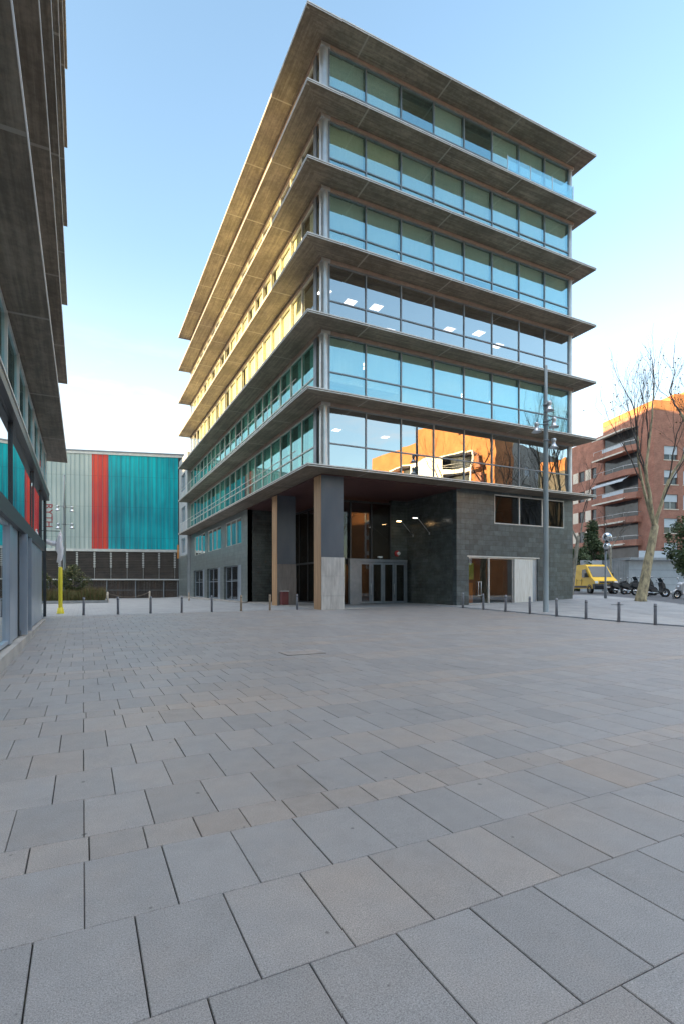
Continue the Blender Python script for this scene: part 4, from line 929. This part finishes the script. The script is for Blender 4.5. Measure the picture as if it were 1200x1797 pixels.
# ================================================================ VEHICLES
def wheel(parent, x, y, r, wdt, bike=False):
    q = MB().lathe((x, y - wdt / 2, r), [(r * .62, 0), (r * .93, 0), (r, wdt * .25), (r, wdt * .75), (r * .93, wdt), (r * .62, wdt)], 24, axis='y')
    t = q.build('wheel', 'rubber', parent, fix=True)
    q = MB().lathe((x, y - wdt / 2, r), [(0, wdt * .3), (r * .2, wdt * .25), (r * .55, wdt * .38), (r * .63, wdt * .1), (r * .63, wdt * .9), (r * .55, wdt * .62), (r * .2, wdt * .75), (0, wdt * .7)], 20, axis='y')
    q.build('rim', 'chrome' if bike else 'metal_grey', t, fix=True); return t
def van():
    v = thing('delivery_van', 'yellow high roofed panel van parked facing the square beside the brick apartments', 'van')
    # +x is forward; length 5.4, width 2.05
    prof = [(-2.7, .42), (-2.72, 1.0), (-2.66, 2.2), (-2.5, 2.5), (-2.3, 2.56), (.55, 2.58), (.95, 2.5), (1.15, 2.38), (1.98, 1.45), (2.35, 1.25), (2.58, 1.12), (2.66, .9), (2.66, .42)]
    n = len(prof); mb = MB()
    def wy(z): return 1.02 if z < 1.3 else 1.02 - (z - 1.3) * .10
    secs = [(-1, 1), (-.9, 1)]
    for sgn in (-1, 1):
        pts = [(x, sgn * wy(z), z) for x, z in prof]; mb.face(pts if sgn < 0 else pts[::-1], 0)
    for k in range(n):
        k2 = (k + 1) % n; (x0, z0), (x1, z1) = prof[k], prof[k2]
        mb.face([(x0, -wy(z0), z0), (x0, wy(z0), z0), (x1, wy(z1), z1), (x1, -wy(z1), z1)], 0)
    mb.build('body', 'van_yellow', v, bevel=.05, fix=True)
    q = MB(); q.face([(1.20, -.80, 2.33), (1.20, .80, 2.33), (2.0, .90, 1.47), (2.0, -.90, 1.47)]); 
    q = MB(); q.prism([(1.17, 2.40), (2.02, 1.45), (1.96, 1.44), (1.11, 2.38)], 'y', -.84, .84); q.build('windscreen', 'car_glass', v, fix=True)
    for s in (-1, 1):
        q = MB(); y0 = s * .985; y1 = s * 1.02; q.prism([(.45, 1.42), (.42, 2.08), (1.02, 2.14), (1.62, 1.46)], 'y', min(y0, y1), max(y0, y1)); q.build('side_window', 'car_glass', v, fix=True)
        q = MB().box(1.35, 1.5, s * 1.06, s * 1.28, 1.42, 1.80); q.box(1.36, 1.4, s * 1.0, s * 1.1, 1.46, 1.52); q.build('mirror', 'black_plastic', v, bevel=.03)
        q = MB(); q.prism([(2.28, 1.22), (2.665, 1.05), (2.69, .88), (2.45, .92)], 'y', s * .72 if s > 0 else -1.0, 1.0 if s > 0 else -.72); q.build('headlight', 'clear_lens', v, fix=True)
        q = MB()
        for x in (.15, .45, -.35): q.box(x - .07, x + .07, s * 1.02, s * 1.045, 1.12, 1.16)
        q.build('handle', 'black_plastic', v)
        q = MB().box(-2.5, 1.3, s * 1.02, s * 1.04, .5, .68); q.build('sill_trim', 'black_plastic', v)
    q = MB()
    for x in (.38, -.55, -1.75):
        for s in (-1, 1): q.box(x - .008, x + .008, s * 1.0 if s < 0 else 1.018, s * 1.026 if s < 0 else 1.026, .7, 1.3)
    q.build('door_seam', 'black_plastic', v)
    q = MB(); q.prism([(2.30, .40), (2.30, .86), (2.72, .84), (2.76, .66), (2.74, .36)], 'y', -1.03, 1.03); q.build('bumper', 'black_plastic', v, bevel=.03, fix=True)
    q = MB().box(2.66, 2.70, -.62, .62, .90, 1.08); q.build('grille', 'black_plastic', v); MB().box(2.70, 2.715, -.66, .66, 1.0, 1.03).build('grille_bar', 'chrome', v)
    MB().box(2.765, 2.775, -.26, .26, .5, .62).build('number_plate', 'white_paint', v)
    for s in (-1, 1):
        for x in (1.75, -1.75):
            wheel(v, x, s * .92, .34, .22)
            q = MB(); q.lathe((x, s * 1.024 - .01, .36), [(.36, 0), (.43, 0), (.43, .02), (.36, .02)], 20, axis='y'); q.build('arch', 'black_plastic', v, fix=True)
    return v
v = van(); px_, py_ = 41.3, 32.7; v.location = (px_, py_, gz(px_, py_) + .02); v.rotation_euler = (0, 0, R(246)); 
def scooter(lab, body='black_plastic', screen=True, topbox=False):
    t = thing('scooter', lab, 'scooter', group='scooters parked at the kerb')
    wheel(t, .72, 0, .30, .12, True); wheel(t, -.68, 0, .30, .14, True)
    q = MB(); q.prism([(-1.0, .72), (-.95, .92), (-.5, .86), (-.1, .72), (.0, .5), (.35, .42), (.42, .95), (.52, .98), (.62, .62), (.42, .26), (-.3, .26), (-.45, .5), (-.9, .58)], 'y', -.17, .17); q.build('body', body, t, bevel=.05, fix=True)
    q = MB(); q.prism([(-1.0, .92), (-.95, .98), (-.55, .95), (-.15, .84), (-.1, .76), (-.5, .86)], 'y', -.15, .15); q.build('seat', 'rubber', t, bevel=.03, fix=True)
    q = MB(); q.tube([(.72, .1, .3), (.62, .08, .6), (.42, .03, 1.05)], .03, 6); q.tube([(.72, -.1, .3), (.62, -.08, .6), (.42, -.03, 1.05)], .03, 6); q.build('fork', 'metal_dark', t)
    q = MB(); q.prism([(.42, .62), (.72, .55), (.64, .98), (.46, 1.14), (.36, 1.08)], 'y', -.2, .2); q.build('front_fairing', body, t, bevel=.04, fix=True)
    q = MB(); q.tube([(.30, -.36, 1.10), (.40, -.1, 1.08), (.40, .1, 1.08), (.30, .36, 1.10)], .02, 6); q.tube([(.36, .28, 1.08), (.40, .34, 1.3)], .012, 5); q.tube([(.36, -.28, 1.08), (.40, -.34, 1.3)], .012, 5)
    hb_ = q.build('handlebar', 'metal_dark', t)
    for s in (-1, 1): MB().lathe((.41, s * .36, 1.33), [(0, -.02), (.06, -.015), (.07, .01), (0, .02)], 12, axis='x').build('mirror', 'chrome', hb_, fix=True)
    if screen: q = MB(); q.prism([(.52, 1.05), (.54, 1.06), (.36, 1.42), (.34, 1.41)], 'y', -.19, .19); q.build('windscreen', 'car_glass', t, fix=True)
    if topbox: q = MB().box(-1.3, -.9, -.22, .22, .98, 1.28); q.build('top_box', body, t, bevel=.05)
    q = MB().tube([(.1, -.16, .3), (-.5, -.2, .3), (-.9, -.2, .36)], .05, 8); q.build('exhaust', 'chrome', t)
    q = MB(); q.lathe((.72, -.06, .31), [(.31, 0), (.345, 0), (.345, .12), (.31, .12)], 20, axis='y'); q.build('mudguard', body, t, fix=True)
    q = MB().lathe((.665, 0, .80), [(0, .07), (.07, .06), (.09, .0)], 12, axis='x'); q.build('headlight', 'clear_lens', t, fix=True)
    q = MB().tube([(-.1, .15, .3), (-.2, .34, .02)], .015, 5); q.build('stand', 'metal_dark', t)
    return t
sc1 = scooter('black scooter with raised windscreen right of the thick tree trunk'); sc1.location = atD(1150, 36.5); sc1.rotation_euler = (R(-6), 0, R(-22)); sc1.scale = (1, 1, .92)
sc2 = scooter('black scooter parked between the van and the thick tree trunk', topbox=False); sc2.location = atD(1108, 41.5); sc2.rotation_euler = (R(-6), 0, R(-14))
sc4 = scooter('dark low scooter standing closest to the front of the yellow van', screen=False); sc4.location = atD(1090, 44); sc4.rotation_euler = (R(-6), 0, R(-10))
sc3 = scooter('silver grey scooter cut by the right edge of the photo', 'silver_paint', False); sc3.location = atD(1203, 35); sc3.rotation_euler = (R(-6), 0, R(165))
sc5 = scooter('black scooter half hidden behind the thick tree trunk', screen=True); sc5.location = atD(1130, 38.5); sc5.rotation_euler = (R(-6), 0, R(-22))

# garage wall behind the vehicles
gw = thing('garage_wall', 'low grey garage wall with a flat concrete roof edge behind the parked scooters', 'wall', st(14.2, 20.8), SROT)
MB().box(1.6, 24, 0, .4, -.3, 3.45).build('wall', 'grey_render', gw); q = MB(); q.box(1.2, 24, -.7, 3, 3.46, 3.72); q.build('roof_slab', 'kerb_stone', gw); 
q = MB(); q.box(-1.5, 1.55, -.05, .3, -.3, 3.4); 
for i in range(10): q.box(-1.5 + i * .3, -1.47 + i * .3, -.075, -.051, -.2, 3.35)
q.build('gate', 'metal_grey', gw); MB().box(3, 24, .2, .25, 3.73, 4.5).build('parapet', 'shutter', gw); MB().box(-4, -1.6, -.0, .3, -.3, 3.4).build('side_wall', 'grey_render', gw)
q = MB()
for z in (.8, 1.6, 2.4): q.box(1.62, 24, -.012, -.002, z, z + .02)
q.build('joint_row', 'metal_dark', gw)

# ================================================================ PLANTS
def bare_tree(loc, H, seed, lab, base_r=.28, fork=.32, lean=(0, 0), bark='bark', leaves=60, spread=.5, limbs=3, depth=5, group=None):
    rr = random.Random(seed); t = thing('bare_tree', lab, 'tree', loc, group=group)
    tr = MB(); tw = MB(); lf = MB()
    top = Vector((lean[0], lean[1], H * fork)); mid = top * .5 + Vector((rr.uniform(-.08, .08), rr.uniform(-.08, .08), 0))
    pts = [Vector((0, 0, -.1)), Vector((0, 0, .15)), mid * .5, mid, top * .78, top, top + Vector((0, 0, .22))]
    tr.tube(pts, [base_r * 1.15, base_r * .98, base_r * .85, base_r * .78, base_r * .70, base_r * .62, base_r * .30], 14)
    def grow(p, d, ln, r, dep):
        n = 5 if dep > 1 else 3; path = [p]; dd = d.copy(); seg = ln / n
        for i in range(n):
            dd = (dd + Vector((rr.gauss(0, .11), rr.gauss(0, .11), .10 + rr.gauss(0, .06)))).normalized(); path.append(path[-1] + dd * seg)
        r1 = r * .70; rads = [r + (r1 - r) * i / n for i in range(n + 1)]
        (tr if r > .05 else tw).tube(path, rads, 8 if r > .05 else (5 if r > .015 else 3), 0, cap=False)
        if dep == 0:
            return
        if dep <= 2 and rr.random() < leaves / 400:
            q = path[-1]; s = rr.uniform(.03, .055); a = Vector((rr.gauss(0, 1), rr.gauss(0, 1), rr.gauss(0, 1))).normalized() * s; b = a.cross(Vector((rr.gauss(0, 1), rr.gauss(0, 1), rr.gauss(0, 1)))).normalized() * s
            lf.face([q - a, q + b, q + a, q - b])
        k = rr.choice([2, 3, 3, 4]) if dep > 1 else 4
        for i in range(k):
            f = rr.uniform(.45, 1) if i else 1; pi = min(n, max(1, int(f * n))); q = path[pi]
            side = Vector((rr.gauss(0, 1), rr.gauss(0, 1), rr.gauss(0, .35))).normalized()
            nd = (dd + side * rr.uniform(.35, .8) * (spread / .5)).normalized(); nd.z = max(nd.z, -.05)
            grow(q, nd.normalized(), ln * rr.uniform(.62, .82), r1 * (.92 if i == 0 else .55), dep - 1)
    a0 = rr.uniform(0, 6.3)
    for i in range(limbs):
        a = a0 + i * 2 * math.pi / limbs; d_ = Vector((math.cos(a) * spread, math.sin(a) * spread, 1.0)).normalized()
        grow(top - Vector((0, 0, .25)), d_, (H - top.z) * .36, base_r * rr.uniform(.30, .42), depth)
    tr.build('trunk', bark, t); tw.build('crown', 'twig', t)
    if lf.f: lf.build('leaves', 'leaf_brown', t)
    return t
bare_tree((30.5, 20.6, .58), 15.3, 11, 'large bare plane tree with mottled yellow bark beside the scooters', .33, .30, (.9, -.3), 'bark_yellow', 150, .25, 3, 6)
q_ = st(-1.0, 6.2); bare_tree((q_[0], q_[1], q_[2]), 10.5, 23, 'bare tree with pale trunk leaning beside the office end wall', .19, .4, (.5, -.2), 'bark', 60, .34, 2, 5)
q_ = st(-1.1, -6.0); bare_tree((q_[0], q_[1], q_[2]), 14.6, 31, 'bare plane tree whose branches enter from the right edge of the photo', .30, .34, (-.2, .2), 'bark_yellow', 150, .42, 3, 6)
q_ = st(11.0, 17.5); bare_tree((q_[0], q_[1], q_[2] + .1), 9.0, 41, 'slender bare tree with grey trunk in front of the garage gate', .13, .5, (.1, 0), 'bark', 20, .55, 3, 5)
bare_tree((42.6, 7.6, .3), 15.5, 51, 'bare street tree mirrored in the glass at the right of the lowest storey', .33, .33, (.3, 0), 'bark', 60, .5, 4, 6)
bare_tree((31.5, -11, 0), 17, 53, 'bare tree mirrored in front of the orange brick wall', .3, .3, (.3, 0), 'bark', 60, .5, 4, 6)

def leafy(name, loc, rx_, ry_, h, n, seed, mats, lab, cat, trunk=.1, ls=.12, shape='cone', z0=.3, group=None):
    rr = random.Random(seed); t = thing(name, lab, cat, loc, group=group); mb = MB(); cl = []
    for i in range(max(6, n // 90)):
        u = rr.random(); z = z0 + (h - z0) * u; k = (1 - u) ** .7 if shape == 'cone' else math.sqrt(max(0, 1 - (2 * u - 1) ** 2)) * .9 + .1
        a = rr.uniform(0, 6.3); q = math.sqrt(rr.random()) * k; cl.append((Vector((math.cos(a) * rx_ * q, math.sin(a) * ry_ * q, z)), rr.uniform(.12, .26) * (rx_ + ry_) * .6))
    for i in range(n):
        c, r = rr.choice(cl); p = c + Vector((rr.gauss(0, 1), rr.gauss(0, 1), rr.gauss(0, 1))).normalized() * r * rr.uniform(.4, 1.05)
        s = ls * rr.uniform(.6, 1.3); a = Vector((rr.gauss(0, 1), rr.gauss(0, 1), rr.gauss(0, .7))).normalized(); b = a.cross(Vector((rr.gauss(0, 1), rr.gauss(0, 1), rr.gauss(0, 1)))).normalized()
        mb.face([p - a * s, p - b * s * .5, p + a * s, p + b * s * .5], rr.randrange(len(mats)))
    mb.build('crown', mats, t); q = MB().tube([(0, 0, -.1), (.05, 0, h * .3), (0, .03, h * .8)], [trunk, trunk * .8, trunk * .3], 8); q.build('trunk', 'bark', t); return t
leafy('conifer', atD(1040, 60), 2.2, 2.2, 7.8, 9000, 5, ['leaf_dark', 'leaf_dark2' if 'leaf_dark2' in M else 'leaf_dark'], 'dark green bushy conifer rising behind the yellow van', 'tree', .2, .16)
leafy('conifer', atD(1014, 57), 1.8, 1.8, 4.6, 5000, 6, ['leaf_dark'], 'lower dark green shrub tree hidden behind the van roof', 'tree', .15, .14, 'ball')
leafy('leafy_tree', atD(1212, 47), 2.0, 2.0, 6.6, 6000, 7, ['leaf_dark'], 'dark green tree at the right edge in front of the garage wall', 'tree', .15, .14, 'ball', 1.8)
# plant bed
bed = [(-6, 47.2), (1.75, 48.0), (1.5, 53.5), (-6, 53.5)]
q = MB(); q.prism(bed, 'z', .0, .22); struct(q.build('plant_bed', 'soil', fix=True))
q = MB(); q.box(-6, 1.9, -.08, .08, 0, .32); o = q.build('bed_kerb', 'kerb_stone'); o.location = (0, 47.55, 0); o.rotation_euler = (0, 0, R(5)); struct(o)
rr = random.Random(9); gm_ = MB()
for i in range(14000):
    x = rr.uniform(-5.8, 1.7); y = rr.uniform(48.1, 52.5); h = rr.uniform(.35, 1.25) * (.75 + .25 * (x + 6) / 7) * (1.0 + .35 * noise.noise(Vector((x, y, 0)))); a = rr.uniform(0, 6.3); wd = .02 + .02 * rr.random(); l_ = Vector((rr.gauss(0, .16), rr.gauss(0, .16), h)); b = Vector((x, y, .18)); c = Vector((math.cos(a) * wd, math.sin(a) * wd, 0))
    gm_.face([b - c, b + c, b + l_ * .6 + c * .7, b + l_], 0 if rr.random() < .62 + .25 * (48.9 - y) else 1)
tag(gm_.build('grass', ['leaf_grass', 'leaf_brown']), 'tall green and brown grasses filling the plant bed', 'grass', kind='stuff')
leafy('shrub', (-.75, 50.6, .2), 1.5, 1.2, 2.9, 5000, 12, ['leaf_dark', 'leaf_grass'], 'tall green shrub in the plant bed right behind the distant lamp post', 'shrub', .06, .07, 'ball', .9)
leafy('shrub', (-2.9, 49.6, .2), 1.0, 1.0, 2.3, 3000, 13, ['leaf_dark', 'leaf_grass'], 'lower green shrub in the plant bed left of the yellow pole', 'shrub', .05, .07, 'ball', .6)
o = MB().lathe((0, 0, 0), [(0, .012), (.34, .012), (.34, 0)], 24).build('manhole_cover', 'metal_dark'); o.location = (27.2, 19.8, gz(27.2, 19.8) + .004); tag(o, 'round dark manhole cover on the pavement behind the bollards', 'manhole cover')
# people-sized details: ledge vent in the square
q = MB().box(-.45, .45, -.3, .3, 0, .012); o = q.build('drain_cover', 'casing_dark'); o.location = (4.4, 10.9, gz(4.4, 10.9) + .0); tag(o, 'small rectangular drain cover flush with the paving slabs', 'drain cover')
